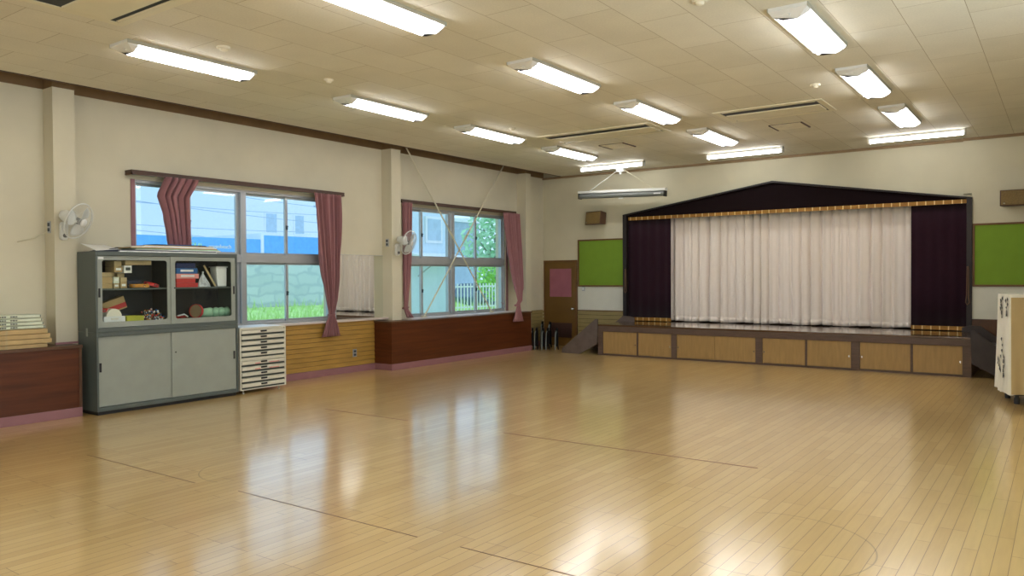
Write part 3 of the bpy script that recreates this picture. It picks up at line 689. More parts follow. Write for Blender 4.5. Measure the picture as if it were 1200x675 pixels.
# ------------------------------------------------------------------ far wall items
def pinboard(x0, x1, z0, z1, y, lab):
    r = thing('notice_board', ((x0+x1)/2, y, z0), lab, 'notice board'); t = .03
    MB().box(x0+t, x1-t, y-.015, y-.001, z0+t, z1-t).build('felt', M['green'], r)
    MB().ring([(x1, z1), (x0, z1), (x0, z0), (x1, z0)], [(x1-t, z1-t), (x0+t, z1-t), (x0+t, z0+t), (x1-t, z0+t)], y-.03, y-.001, 'y').build('frame', M['board_frame'], r, bevel=.004)
pinboard(-8.325, -7.24, 1.262, 2.242, YE, 'bright green notice board between the door and the stage')
pinboard(-1.18, .35, 1.285, 2.262, YE-.06, 'bright green notice board right of the stage, cut by the picture edge')
def speaker(x0, x1, z0, z1, y, side, lab):
    r = thing('wall_speaker', ((x0+x1)/2, y, z0), lab, 'speaker')
    d = .20
    T = Matrix.Translation(((x0+x1)/2, y-.12, (z0+z1)/2)) @ Matrix.Rotation(side, 4, 'Z') @ Matrix.Rotation(-.12, 4, 'X')
    w_, h = (x1-x0)/2*.93, (z1-z0)/2*.93
    b = MB()
    vs = [(-w_, -d/2, -h), (w_, -d/2, -h), (w_*.86, d/2, -h*.8), (-w_*.86, d/2, -h*.8), (-w_, -d/2, h), (w_, -d/2, h), (w_*.86, d/2, h), (-w_*.86, d/2, h)]
    b.add([T @ Vector(v) for v in vs], [(3,2,1,0),(4,5,6,7),(0,1,5,4),(1,2,6,5),(2,3,7,6),(3,0,4,7)]).build('cabinet', M['speaker'], r, bevel=.008)
    MB().box(-w_*.92, w_*.92, -d/2-.012, -d/2+.002, -h*.88, h*.88, T).build('grille', M['grille'], r, bevel=.004)
    MB().box(-w_*.8, -w_*.7, -d/2-.016, -d/2-.010, -h*.75, -h*.62, T).build('badge', M['chrome'], r)
    MB().tube([T @ Vector((0, d/2-.01, 0)), ((x0+x1)/2, y-.002, (z0+z1)/2)], .02).build('bracket', M['black'], r)
speaker(-8.05, -7.60, 2.51, 2.80, YE, -.22, 'brown wall speaker above the left green board')
speaker(-.83, -.33, 2.475, 2.735, YE-.06, 0, 'brown wall speaker above the right green board, at the picture edge')
r = thing('wall_switch', (-8.20, YE-.001, 1.17), 'small grey switch box just below the left green board', 'switch')
MB().box(-8.235, -8.17, YE-.014, YE-.001, 1.17, 1.265).build('switch_plate', M['alu'], r, bevel=.003); MB().box(-8.222, -8.183, YE-.02, YE-.014, 1.19, 1.245).build('rocker', M['white'], r)

d = struct(thing('door_1', (-8.76, YE, 0), 'brown door with pink paper over its window, behind the folded chairs', 'door'))
MB().box(-9.15, -8.375, YE-.03, YE-.002, .005, 1.785).build('door_leaf', M['door'], d, bevel=.003)
MB().box(-9.185, -9.15, YE-.05, YE-.001, 0, 1.82).box(-8.375, -8.345, YE-.05, YE-.001, 0, 1.82).box(-9.15, -8.375, YE-.05, YE-.001, 1.785, 1.82).build('door_frame', M['board_frame'], d, bevel=.003)
MB().box(-9.02, -8.47, YE-.036, YE-.03, 1.045, 1.64).build('window_paper', M['pinkpaper'], d)
MB().box(-9.035, -9.015, YE-.04, YE-.03, 1.03, 1.655).box(-8.475, -8.455, YE-.04, YE-.03, 1.03, 1.655).box(-9.015, -8.475, YE-.04, YE-.03, 1.03, 1.045).box(-9.015, -8.475, YE-.04, YE-.03, 1.64, 1.655).build('window_bead', M['door'], d)
lv = MB(); lv.box(-9.02, -8.47, YE-.036, YE-.03, .18, .49)
for k in range(9): lv.box(-9.0, -8.49, YE-.045, YE-.034, .20+.031*k, .215+.031*k)
lv.build('louvre', M['door_dark'], d)
MB().lathe([(.024, 0), (.024, .008), (.012, .012), (.012, .03), (.028, .04), (.030, .055), (.020, .066), (0, .068)], Matrix.Translation((-8.435, YE-.03, .79)) @ Matrix.Rotation(PI/2, 4, 'X')).build('knob', M['chrome'], d)
struct(MB().box(-9.185, -9.165, YE-.075, YE-.05, .42, 1.82).build('trim_20', M['wall']))

# folded low pipe chairs beside the door
def pipe_chair(x, y, rz, lab, h=.42):
    r = thing('folding_chair', (x, y, 0), lab, 'chair', 'folded pipe chairs by the door')
    T = Matrix.Translation((x, y, 0)) @ Matrix.Rotation(rz, 4, 'Z')
    ORG[r.name] = Vector((x, y, 0))
    q = lambda *p: T @ Vector(p)
    for s_ in (-1, 1):
        y_ = .15*s_
        pts = [q(-.015, y_, .004), q(-.012, y_, .2), q(-.005, y_, h-.09), q(.012, y_, h-.04), q(.035, y_, h-.03)]
        MB().tube(pts, .010, 8).build('front_leg', M['pipe'], r)
        MB().tube([q(.045, y_*.86, .004), q(.03, y_*.86, .25), q(.02, y_*.86, h-.07)], .010, 8).build('rear_leg', M['blackseat'], r)
    MB().tube([q(-.013, -.15, .10), q(-.013, .15, .10)], .008, 8).build('stretcher', M['blackseat'], r)
    MB().box(-.004, .048, -.16, .16, .07, .36, T).build('seat', M['blackseat'], r, bevel=.01)
    MB().box(.004, .044, -.16, .16, h-.10, h+.01, T).build('backrest', M['blackseat'], r, bevel=.008)
for k, (x, y, lab) in enumerate(((-8.93, 13.02, 'first folded black chair next to the brown panel'), (-8.855, 13.06, 'second folded black chair from the brown panel'), (-8.78, 13.10, 'third folded black chair from the brown panel'),
       (-8.665, 13.18, 'fourth folded black chair, its chrome legs slightly askew'), (-8.585, 13.22, 'fifth folded black chair from the brown panel'), (-8.42, 13.30, 'folded black chair standing last, nearest the stair'))):
    pipe_chair(x, y, PI/2*0+.55+.05*(k % 2), lab)
for (x, y, lab) in ((-8.98, 13.62, 'taller folded black chair in the back, close to the corner'), (-8.80, 13.64, 'taller folded black chair in the back, against the door')):
    pipe_chair(x, y, .6, lab, .52)

# projection screen
r = thing('projection_screen', (-7.08, 13.6, 3.05), 'rolled-up projection screen hanging on cords from the ceiling', 'projection screen')
ang = math.radians(1.85); T = Matrix.Translation((-7.08, 13.6, 3.105)) @ Matrix.Rotation(ang, 4, 'Y')
L_ = .95
cs = MB(); cs.box(-L_, L_, -.06, .06, .01, .06, T); cs.build('top_rail', M['white'], r, bevel=.004)
tb = MB().tube([T @ Vector((-L_+.02, -.004, -.04)), T @ Vector((L_-.02, -.004, -.04))], .052, 18); tb.build('screen_roll', M['fan_grey'], r)
for s_ in (-1, 1): MB().box(s_*L_-.02*s_-.012, s_*L_-.02*s_+.012, -.062, .056, -.098, .012, T).build('end_cap', M['black'], r, bevel=.004)
MB().box(.72, .86, -.066, -.05, -.05, -.03, T).build('label_plate', M['white'], r)
MB().box(-.05, .05, -.012, .012, -.115, -.088, T).build('pull_handle', M['white'], r)
hx = (-7.09, 13.6, ZC)
MB().box(hx[0]-.11, hx[0]+.11, 13.55, 13.65, ZC-.03, ZC).box(hx[0]-.08, hx[0]+.08, 13.565, 13.635, ZC-.085, ZC-.03).tube([(hx[0], 13.6, ZC-.08), (hx[0], 13.6, ZC-.13)], .026).build('ceiling_hook', M['white'], r)
for s_, m_ in ((-1, 'white'), (1, 'rod')):
    MB().tube([(hx[0]+s_*.06, 13.6, ZC-.045), T @ Vector((s_*.71, 0, .058))], .009, 6).build('cord', M[m_], r)

# ------------------------------------------------------------------ wall fans
def wall_fan(y, z, azim, tilt, lab, R=.20):
    base = Vector((XP, y, z)); r = thing('wall_fan', base, lab, 'fan')
    MB().prism(rrect(y-.04, y+.04, z-.16, z+.04, .035), XP, XP+.055, 'x').build('mount', M['fan_white'], r, bevel=.008)
    k_ = MB().lathe([(.022, 0), (.022, .012), (.012, .018), (0, .019)], Matrix.Translation((XP+.055, y, z-.11)) @ Matrix.Rotation(PI/2, 4, 'Y')); k_.build('speed_knob', M['fan_grey'], r)
    MB().tube([(XP+.03, y, z+.01), (XP+.09, y, z+.02), (XP+.13, y, z+.06)], [.022, .02, .024], 12).build('arm', M['fan_white'], r)
    piv = Vector((XP+.14, y, z+.09))
    T = Matrix.Translation(piv) @ Matrix.Rotation(azim, 4, 'Z') @ Matrix.Rotation(PI/2+tilt, 4, 'Y')   # local +z = facing
    MB().lathe([(0, -.09), (.045, -.085), (.062, -.05), (.066, 0), (.06, .055), (.03, .07)], T).build('motor_housing', M['fan_white'], r)
    g = MB(); z1, z2 = .085, .165
    def ringp(rad, h, n=40): return [T @ Vector((rad*math.cos(2*PI*k/n), rad*math.sin(2*PI*k/n), h)) for k in range(n)]
    g.tube(ringp(R, (z1+z2)/2), .0065, 8, closed=True)
    for rr, h in ((.075, .19), (.14, .185)): g.tube(ringp(rr, h), .0014, 4, closed=True)
    n = 56
    for k in range(n):
        t = 2*PI*k/n; c_, s_ = math.cos(t), math.sin(t)
        g.tube([T @ Vector((c_*q, s_*q, h)) for q, h in ((.045, .192), (.12, .188), (.18, .168), (R, .125))], .0011, 3, cap=False)
        g.tube([T @ Vector((c_*q, s_*q, h)) for q, h in ((.05, .05), (.12, .058), (.18, .085), (R, .125))], .0011, 3, cap=False)
    g.build('guard', M['fan_white'], r)
    bl = MB()
    for k in range(3):
        a0 = 2*PI*k/3+.3
        def Pb(u, v, a0=a0):
            rad = lerp(.03, .172, v); t = a0+(u-.5)*(.95+.35*math.sin(PI*v)); return T @ Vector((rad*math.cos(t), rad*math.sin(t), .125+.035*(u-.5)))
        bl.grid(Pb, 8, 8)
    bl.build('blades', M['blade'], r, solid=.002)
    MB().lathe([(0, .10), (.035, .105), (.035, .15), (.02, .158), (0, .16)], T).build('hub', M['fan_grey'], r)
    MB().lathe([(.046, .186), (.046, .196), (.02, .20), (0, .20)], T).build('badge', M['fan_white'], r)
wall_fan(4.07, 2.08, math.radians(28), math.radians(22), 'white oscillating wall fan on the near pilaster, left of the grey cabinet')
wall_fan(9.29, 2.0, math.radians(12), math.radians(18), 'white oscillating wall fan on the second pilaster, in front of the narrow curtain')

# ------------------------------------------------------------------ cabinets
CY0, CY1, CXB, CXF = 4.215, 5.985, -8.975, -8.565
def carcass(z0, z1, lab, name):
    r = thing(name, ((CXB+CXF)/2, (CY0+CY1)/2, z0), lab, 'cabinet'); t = .022
    b = MB(); b.box(CXB, CXF, CY0, CY0+t, z0, z1).box(CXB, CXF, CY1-t, CY1, z0, z1).box(CXB, CXF, CY0+t, CY1-t, z1-.045, z1).box(CXB, CXF, CY0+t, CY1-t, z0, z0+.045)
    b.mat(1).box(CXB, CXB+.01, CY0+t, CY1-t, z0+.045, z1-.045)
    b.build('carcass', [M['steel'], M['steel_dark']], r, bevel=.004)
    return r
ZM = .905; ZT = 1.795
lo = carcass(.04, ZM, 'lower grey steel cabinet with two solid sliding doors', 'steel_cabinet')
MB().box(CXB+.03, CXF-.03, CY0+.02, CY1-.02, 0, .04).build('plinth', M['black'], lo)
MB().box(CXB+.02, CXF-.05, (CY0+CY1)/2-.01, (CY0+CY1)/2+.01, .085, ZM-.045).build('partition', M['steel_dark'], lo)
mid = (CY0+CY1)/2-.01
for (a, b, x, hy) in ((CY0+.028, mid+.02, CXF-.026, CY0+.05), (mid, CY1-.028, CXF-.008, CY1-.055)):
    do = MB().box(x-.012, x, a, b, .088, ZM-.048).build('door', M['door_steel'], lo, bevel=.003)
    MB().box(x, x+.004, hy-.012, hy+.012, .47, .57).build('handle', M['black'], do)
MB().lathe([(.008, 0), (.008, .004), (0, .005)], Matrix.Translation((CXF-.008, mid+.05, .62)) @ Matrix.Rotation(PI/2, 4, 'Y')).build('lock', M['black'], lo)
up = carcass(ZM+.002, ZT, 'upper grey steel cabinet with two glazed sliding doors full of cartons and toys', 'glazed_cabinet')
ZS = 1.385
MB().box(CXB+.01, CXF-.06, CY0+.022, CY1-.022, ZS-.018, ZS).build('shelf', M['steel'], up)
MB().box(CXB+.01, CXF-.05, mid-.008, mid+.008, ZM+.047, ZT-.045).build('partition', M['steel_dark'], up)
for (a, b, x, hy) in ((CY0+.028, mid+.02, CXF-.026, CY0+.05), (mid, CY1-.028, CXF-.008, CY1-.05)):
    z0, z1 = ZM+.05, ZT-.048
    do = MB().ring(rect_match(a, b, z0, z1), rrect(a+.055, b-.055, z0+.06, z1-.045, .03), x-.014, x, 'x').build('door', M['door_steel'], up)
    MB().box(x-.009, x-.005, a+.04, b-.04, z0+.04, z1-.03).build('glass', M['cabglass'], do)
    MB().box(x, x+.004, hy-.01, hy+.01, 1.29, 1.39).build('handle', M['black'], do)
MB().lathe([(.008, 0), (.008, .004), (0, .005)], Matrix.Translation((CXF-.008, mid+.045, 1.38)) @ Matrix.Rotation(PI/2, 4, 'Y')).build('lock', M['black'], up)
MB().box(CXF-.026, CXF-.023, CY0+.04, CY0+.10, ZT-.085, ZT-.06).build('label', M['white'], up)
MB().box(CXF-.22, CXF-.19, CY0-.006, CY0, .86, .95).build('hinge_plate', M['door_steel'], up)

def cbox(name, y0, y1, z0, h, m, lab, cat, depth=.2, xf=-8.66, lid=None, rot=0):
    """a small carton: body, taped lid band"""
    r = thing(name, (xf-depth/2, (y0+y1)/2, z0), lab, cat)
    cx, cyy = xf-depth/2, (y0+y1)/2
    T = Matrix.Translation((cx, cyy, z0)) @ Matrix.Rotation(rot, 4, 'X')
    MB().box(-depth/2, depth/2, -(y1-y0)/2, (y1-y0)/2, 0, h, T).build('box_body', m, r, bevel=.003)
    if lid: MB().box(depth/2, depth/2+.001, -(y1-y0)*.3, (y1-y0)*.3, h*.35, h*.75, T).build('box_label', lid, r)
    return r
zs = ZS+.001
cy = lambda px: onX(px, 320, -8.66).y
T_ = [ # left bay, upper shelf
 ('carton', 118.5, 132, zs, .055, 'carton', 'wide tan carton at the bottom left of the upper shelf'),
 ('carton', 118.5, 132, zs+.057, .07, 'carton', 'tan carton second from the bottom at the left of the upper shelf'),
 ('carton', 118.5, 131, zs+.129, .05, 'carton2', 'tan carton topmost of the left stack on the upper shelf'),
 ('carton', 133, 140, zs, .055, 'carton2', 'small carton under the pale blue one'),
 ('carton', 133, 140, zs+.057, .07, 'whitebox', 'small pale blue carton in the middle stack'),
 ('carton', 141, 149, zs, .065, 'carton', 'small tan carton with white label at the foot of the third stack'),
 ('carton', 141, 149, zs+.067, .055, 'carton2', 'small beige carton in the middle of the third stack'),
 ('carton', 134, 144, zs+.18, .065, 'carton', 'tan carton with white label below the top one'),
 ('carton', 145.5, 155, zs+.172, .085, 'paper', 'small white carton with a printed mark'),
 ('carton', 134, 143, zs+.247, .06, 'carton2', 'shaded brown carton at the top of the upper shelf'),
 ('carton', 147, 178, zs+.265, .05, 'carton2', 'long flat beige carton at the top of the upper shelf'),
]
for i, (n_, pa, pb, z, h, m_, lab) in enumerate(T_):
    cbox(n_, cy(pa), cy(pb)-.004, z, h, M[m_], lab, 'carton', lid=M['white'] if i in (3, 5, 7, 4) else (M['ink'] if i == 8 else None))
cbox('carton', cy(133.5), cy(141), zs+.129, .049, M['carton2'], 'beige carton hidden behind the pale blue carton', 'carton', .12, -8.78)
cbox('carton', cy(142), cy(150), zs+.124, .046, M['carton2'], 'beige carton carrying the small white carton', 'carton', .14, -8.74)
cbox('carton', cy(147), cy(156), zs+.259, .005, M['carton2'], 'thin card sheet on the small white carton', 'card', .1)
# tambourines on shelf
def tambourine(px, z, rad, m1, lab, lean):
    y = cy(px); r = thing('tambourine', (-8.76, y, z), lab, 'tambourine')
    T = Matrix.Translation((-8.77, y, z+rad*math.sin(lean)+.003+.022*math.cos(lean))) @ Matrix.Rotation(lean, 4, 'X')
    o_ = MB().lathe([(rad, -.02), (rad, .02), (rad-.01, .02), (rad-.01, -.02), (rad, -.02)], T, 28); o_.build('frame', M[m1], r)
    MB().lathe([(rad-.01, .014), (0, .014)], T, 28).build('drum_skin', M['paper'], r)
    for k in range(6):
        t = 2*PI*k/6
        MB().lathe([(.014, -.004), (.014, .004), (0, .005)], T @ Matrix.Translation(((rad+.002)*math.cos(t), (rad+.002)*math.sin(t), 0)), 12).build('jingle', M['chrome'], r)
tambourine(169, zs, .105, 'orange', 'orange-rimmed tambourine lying on the upper shelf', 0)
tambourine(183, zs+.03, .085, 'red', 'red tambourine leaning right of the orange one', -.28)
cbox('black_case', cy(160), cy(176), zs+.05, .09, M['navy'], 'dark case in the gloom behind the tambourines', 'case', .1, -8.86).location.z = zs
# lower left
zb = ZM+.093
MB().box(CXB+.01, CXF-.04, CY0+.022, CY1-.022, zb-.006, zb-.001).build('shelf', M['steel_dark'], up)
r = thing('lidded_bin', (-8.72, cy(133), zb), 'white bin with a rounded lid at the lower left of the glazed cabinet', 'bin')
a, b = cy(120.5), cy(145.5)
MB().prism(rrect(a, b, zb, zb+.075, .01), -8.82, -8.65, 'x').build('bin_body', M['white'], r)
cyy, rr = (a+b)/2, (b-a)*.36
MB().prism([(cyy+rr*math.cos(t), zb+.075+rr*1.0*math.sin(t)) for t in [PI*k/14 for k in range(15)]], -8.81, -8.66, 'x').build('lid', M['cloth'], r)
MB().box(-8.65, -8.645, cyy-.04, cyy+.04, zb+.04, zb+.055).build('grip', M['ivory'], r)
r = thing('tray', (-8.72, cy(158), zb), 'shallow yellow-green tray right of the white bin', 'tray')
a, b = cy(147.5), cy(167.5); MB().ring([(b, -8.65), (a, -8.65), (a, -8.82), (b, -8.82)], [(b-.006, -8.656), (a+.006, -8.656), (a+.006, -8.814), (b-.006, -8.814)], 0, 1, 'z')
tr = MB(); tr.box(-8.82, -8.65, a, b, zb, zb+.006).box(-8.656, -8.65, a, b, zb+.006, zb+.07).box(-8.82, -8.814, a, b, zb+.006, zb+.07).box(-8.814, -8.656, a, a+.006, zb+.006, zb+.07).box(-8.814, -8.656, b-.006, b, zb+.006, zb+.07)
tr.build('tray_body', M['yellow'], r); MB().box(-8.65, -8.645, a, b, zb+.055, zb+.07).build('rim', M['yellow'], r)
r = thing('carton', (-8.88, cy(142), zb), 'tilted tan carton with a red band behind the white bin', 'carton')
T = Matrix.Translation((-8.88, cy(143), zb+.19)) @ Matrix.Rotation(.32, 4, 'X')
MB().box(-.05, .05, -.13, .13, -.07, .07, T).build('box_body', M['carton'], r); MB().box(.0505, .0515, -.09, .13, -.055, .0, T).build('red_band', M['red'], r)
cbox('black_case', cy(131), cy(160), zb, .085, M['navy'], 'dark case supporting the tilted carton', 'case', .13, -8.83)
tambourine(123.5, zb+.12, .07, 'red', 'red tambourine behind the white bin at the far left', 0)
cbox('black_case', cy(118.5), cy(129), zb, .12, M['navy'], 'dark case behind the white bin at the far left', 'case', .13, -8.83)
rnd = random.Random(3)
bh = MB(); a, b = cy(169), cy(193)
cols = [M['ink'], M['red'], M['blue'], M['white'], M['orange']]
for k in range(260):
    u, v = rnd.random(), rnd.random(); hmax = .13*math.sin(PI*max(.05, min(.95, u)))**.6
    p_ = Vector((-8.82+.15*v, lerp(a, b, u), zb+.012+hmax*rnd.random()))
    bh.mat(rnd.choice([0, 0, 0, 1, 2, 3, 3, 4])); bh.lathe([(0, -.011), (.009, -.006), (.011, 0), (.009, .006), (0, .011)], Matrix.Translation(p_) @ Matrix.Rotation(rnd.random()*3, 4, 'X'), 7)
tag(bh.build('bead_heap', cols, None), 'heap of dark beads and bells at the lower middle of the glazed cabinet', 'beads', kind='stuff')
# right bay upper
a = cy(206.5)
cbox('folder_stack', a, cy(232), zs, .05, M['red'], 'glossy red flat case at the bottom of the right upper shelf', 'case')
cbox('folder_stack', a, cy(229), zs+.052, .05, M['red'], 'second red flat case, under the pink box', 'case')
cbox('flat_box', a, cy(233), zs+.104, .058, M['pinkbox'], 'pink and white flat box on top of the red cases', 'box', lid=M['white'])
cbox('flat_box', a, cy(231.5), zs+.164, .065, M['blue'], 'mid-blue flat box above the pink box', 'box', lid=M['white'])
cbox('flat_box', a, cy(229), zs+.231, .06, M['dblue'], 'deep blue flat box topmost under the cabinet roof', 'box')
r = thing('leaning_frame', (-8.74, cy(247), zs), 'dark flat frame leaning inside the right upper shelf', 'frame')
T = Matrix.Translation((-8.75, cy(246), zs+.135)) @ Matrix.Rotation(.55, 4, 'X')
MB().box(-.08, .08, -.008, .008, -.15, .15, T).build('panel', M['ink'], r); MB().box(.08, .088, -.012, .012, -.15, .15, T).build('edge', M['carton2'], r)
r = thing('plastic_bag', (-8.68, cy(240), zs), 'crumpled clear plastic bag beside the leaning frame', 'bag')
rnd = random.Random(5)
pb = MB(); ya, yb = cy(232), cy(247)
def Pp(u, v):
    t = u*2*PI; rr = (1-v)**.8; n_ = .25*math.sin(5*t+v*6)+.15*math.sin(11*t)
    return Vector((-8.68+.035*rr*(1+n_)*math.cos(t), (ya+yb)/2+(yb-ya)/2*rr*(1+.3*n_)*math.sin(t)-.01*v, zs+.003+.17*v))
pb.grid(Pp, 30, 14); pb.build('film', M['clear'], r); MB().tube([(-8.68, (ya+yb)/2-.01, zs+.165), (-8.68, (ya+yb)/2-.01, zs+.19)], [.012, .016], 8).build('knot', M['clear'], r)
r = thing('plastic_container', (-8.72, cy(260), zs), 'tall white plastic container at the right of the upper shelf', 'container')
a, b = cy(254), cy(266); MB().prism([(a+.012, zs), (b-.004, zs), (b, zs+.24), (a-.008, zs+.24)], -8.80, -8.66, 'x').build('body', M['white'], r, bevel=.012); MB().box(-8.81, -8.65, a-.012, b+.004, zs+.24, zs+.252).build('rim', M['white'], r)
# right bay lower
r = thing('hand_drum', (-8.74, cy(234), zb), 'round hand drum with red rim on edge in the lower right bay', 'drum')
T = Matrix.Translation((-8.76, cy(235), zb+.088)) @ Matrix.Rotation(PI/2-.12, 4, 'X') @ Matrix.Rotation(.5, 4, 'Y')
MB().lathe([(.085, -.02), (.085, .02), (.078, .02), (.078, -.02), (.085, -.02)], T, 28).build('rim', M['red'], r); MB().lathe([(.078, .012), (0, .012)], T, 28).build('drum_skin', M['carton2'], r)
for k, (pa, pb2) in enumerate(((240, 251), (251.2, 257.5), (258, 264), (264.5, 270.5))):
    ya, yb = cy(pa), cy(pb2); r = thing('stacking_bowl', (-8.74, (ya+yb)/2, zb), ['deep green bowl lying first in the row', 'pale green bowl second in the row', 'pale green bowl third in the row', 'pale green bowl last in the row, by the cabinet wall'][k], 'bowl', 'green bowls in the lower right bay')
    T = Matrix.Translation((-8.74, ya, zb+.064)) @ Matrix.Rotation(-PI/2, 4, 'X'); L2 = yb-ya
    MB().lathe([(0, 0), (.05, 0), (.062, L2*.8), (.064, L2*.95), (.058, L2*.95), (.045, .01), (0, .008)], T, 26).build('bowl_body', M['palegreen'], r)
    MB().lathe([(.0645, L2*.82), (.0645, L2*.96), (.060, L2*.96), (.060, L2*.82), (.0645, L2*.82)], T, 26).build('rim', M['palegreen'], r)
pts = [(-8.70+.03*math.sin(k*1.7), cy(208)+.15*k/22+.02*math.cos(k*2.1), zb+.012+.025*abs(math.sin(k*.9))) for k in range(23)]
r = thing('skipping_rope', (-8.7, cy(215), zb), 'tangled red and white skipping rope at the bottom of the right bay', 'rope')
MB().tube(pts, .008, 6).build('rope', M['red'], r); MB().tube([(-8.67, cy(208), zb+.045), (-8.67, cy(216), zb+.06), (-8.67, cy(220), zb+.03)], .009, 8).build('handle', M['white'], r)

# sheets on the cabinet
zt = ZT+.001
def sheet(name, y0, y1, x0, x1, z, h, rot, m, lab, cat='card sheet'):
    r = thing(name, ((x0+x1)/2, (y0+y1)/2, z), lab, cat)
    T = Matrix.Translation(((x0+x1)/2, (y0+y1)/2, z)) @ Matrix.Rotation(rot, 4, 'Z')
    MB().box(-(x1-x0)/2, (x1-x0)/2, -(y1-y0)/2, (y1-y0)/2, 0, h*.55, T).build('board', m[0], r)
    MB().box(-(x1-x0)/2+.004, (x1-x0)/2-.004, -(y1-y0)/2+.01, (y1-y0)/2-.012, h*.55, h, T).build('cover_sheet', m[1], r)
sheet('card_sheet', 4.50, 5.72, -8.95, -8.60, zt, .024, .0, (M['paper'], M['navy']), 'long white card at the bottom of the pile on the cabinet')
sheet('card_sheet', 4.70, 5.78, -8.96, -8.62, zt+.025, .02, -.02, (M['paper'], M['palegreen']), 'pale green card second in the pile on the cabinet')
sheet('card_sheet', 4.62, 5.74, -8.96, -8.61, zt+.046, .022, .03, (M['carton2'], M['paper']), 'tan card with a torn corner in the middle of the pile')
sheet('card_sheet', 4.82, 5.70, -8.95, -8.63, zt+.069, .016, -.03, (M['paper'], M['carton']), 'white and tan card fourth in the pile on the cabinet')
sheet('card_sheet', 4.95, 5.62, -8.95, -8.66, zt+.086, .014, .04, (M['navy'], M['blue']), 'blue card topmost of the pile, in front of the window')
r = thing('rolled_paper', (-8.75, 4.42, zt), 'curled white sheet with a dark back at the left end of the cabinet top', 'paper')
def Pc(u, v):
    y = lerp(4.24, 4.49, u); z = zt+.008+.06*(1-v)+.03*(1-u)**2*(1-v)+.02*u
    return Vector((lerp(-8.95, -8.60, v)+.02*u, y, z))
MB().grid(Pc, 24, 6).build('sheet', M['paper'], r, solid=.002)
MB().prism([(4.235, zt), (4.49, zt), (4.49, zt+.045), (4.42, zt+.035), (4.33, zt+.008)], -8.94, -8.615, 'x').build('dark_folder', M['navy'], r)

# map drawers beside the cabinet
MY0, MY1, MXB, MXF = 6.02, 6.735, -9.05, -8.58
def drawers(z0, z1, lab):
    r = thing('map_drawer_unit', ((MXB+MXF)/2, (MY0+MY1)/2, z0), lab, 'drawer cabinet', 'flat drawer units')
    MB().box(MXB, MXF-.02, MY0, MY1, z0, z1).box(MXF-.02, MXF, MY0, MY0+.02, z0, z1).box(MXF-.02, MXF, MY1-.02, MY1, z0, z1).box(MXF-.02, MXF, MY0+.02, MY1-.02, z0, z0+.012).box(MXF-.02, MXF, MY0+.02, MY1-.02, z1-.02, z1).build('carcass', M['ivory'], r, bevel=.002)
    n = 5; h = (z1-z0-.036)/n
    for k in range(n):
        za = z0+.015+k*h
        MB().box(MXF-.02, MXF-.0195+.0, MY0+.02, MY1-.02, za, za+h)
        do = MB().prism([(MXF-.018, za+.018), (MXF+.004, za+.022), (MXF+.004, za+h-.012), (MXF-.018, za+h-.008)], MY0+.026, MY1-.026, 'y').build('drawer', M['ivory'], r)
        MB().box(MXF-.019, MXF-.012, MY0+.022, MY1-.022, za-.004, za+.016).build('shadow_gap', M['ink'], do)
        ym = (MY0+MY1)/2
        MB().box(MXF+.004, MXF+.014, ym-.045, ym+.045, za+h-.036, za+h-.016).build('handle', M['black'], do)
    return r
lo_ = drawers(.045, .445, 'lower ivory unit of flat drawers beside the grey cabinet')
for y in (MY0+.07, MY1-.09):
    for x in (MXF-.04, MXB+.05): MB().lathe([(.018, 0), (.018, .008), (.008, .012), (.008, .045)], Matrix.Translation((x, y, 0)), 12).build('foot', M['chrome'], lo_)
for k, (dz) in enumerate((.375, .30)):
    MB().box(MXF+.0045, MXF+.0055, MY0+.22, MY0+.30, dz, dz+.014).box(MXF+.0045, MXF+.0055, MY0+.44, MY0+.60, dz+.0, dz+.012).build('pink_label', M['pinkbox'], lo_)
drawers(.447, .845, 'upper ivory unit of flat drawers, stacked on the lower one')
sheet('paper_sheet', MY0+.01, MY1-.02, MXB+.01, MXF-.005, .846, .006, 0, (M['paper'], M['white']), 'white paper sheet covering the top of the drawer units', 'paper')

# cartons on the brown ledge, left edge
z = .779
yy1 = (3.80, 3.84, 3.83, 3.80)
for k in range(4):
    h = (.044, .052, .052, .050)[k]
    r = thing('flat_carton', (-8.93, 3.1, z), ['tan flat carton at the bottom of the stack on the brown ledge', 'tan flat carton second from the bottom of the ledge stack', 'tan flat carton third from the bottom of the ledge stack', 'topmost tan flat carton, right under the white packages'][k], 'carton', 'tan flat cartons on the ledge')
    MB().box(-9.14, -8.76+.012*(k % 2), 2.5, yy1[k], z, z+h-.004).build('box_body', M['carton'], r, bevel=.003)
    MB().box(-9.0, -8.99, yy1[k], yy1[k]+.001, z+.004, z+h-.006).box(-8.76+.012*(k % 2), -8.759+.012*(k % 2), 3.40, 3.42, z, z+h-.004).build('tape', M['carton2'], r)
    z += h
for k in range(4):
    h = .0375
    r = thing('white_package', (-8.93, 3.1, z), ['lowest white package with dark print on the ledge stack', 'second white package from the tan cartons', 'third white package from the tan cartons', 'topmost white package of the stack at the left edge'][k], 'package', 'white printed packages on the ledge')
    ye = 3.79-.012*k
    MB().prism(rrect(-9.12, -8.785, z+.002, z+h-.004, .010, 3), 2.5, ye, 'y').build('wrapper', M['whitebox'], r)
    tx = MB()
    for (ya, yb) in ((3.36, 3.375), (3.38, 3.40), (3.405, 3.42), (3.46, 3.475), (3.48, 3.505), (3.51, 3.525)): tx.box(-8.785, -8.7842, ya, yb, z+.012, z+.026)
    tx.build('print', M['ink'], r); MB().box(-8.79, -8.7845, ye-.012, ye-.004, z+.006, z+h-.008).build('end_strip', M['ink'], r)
    z += h

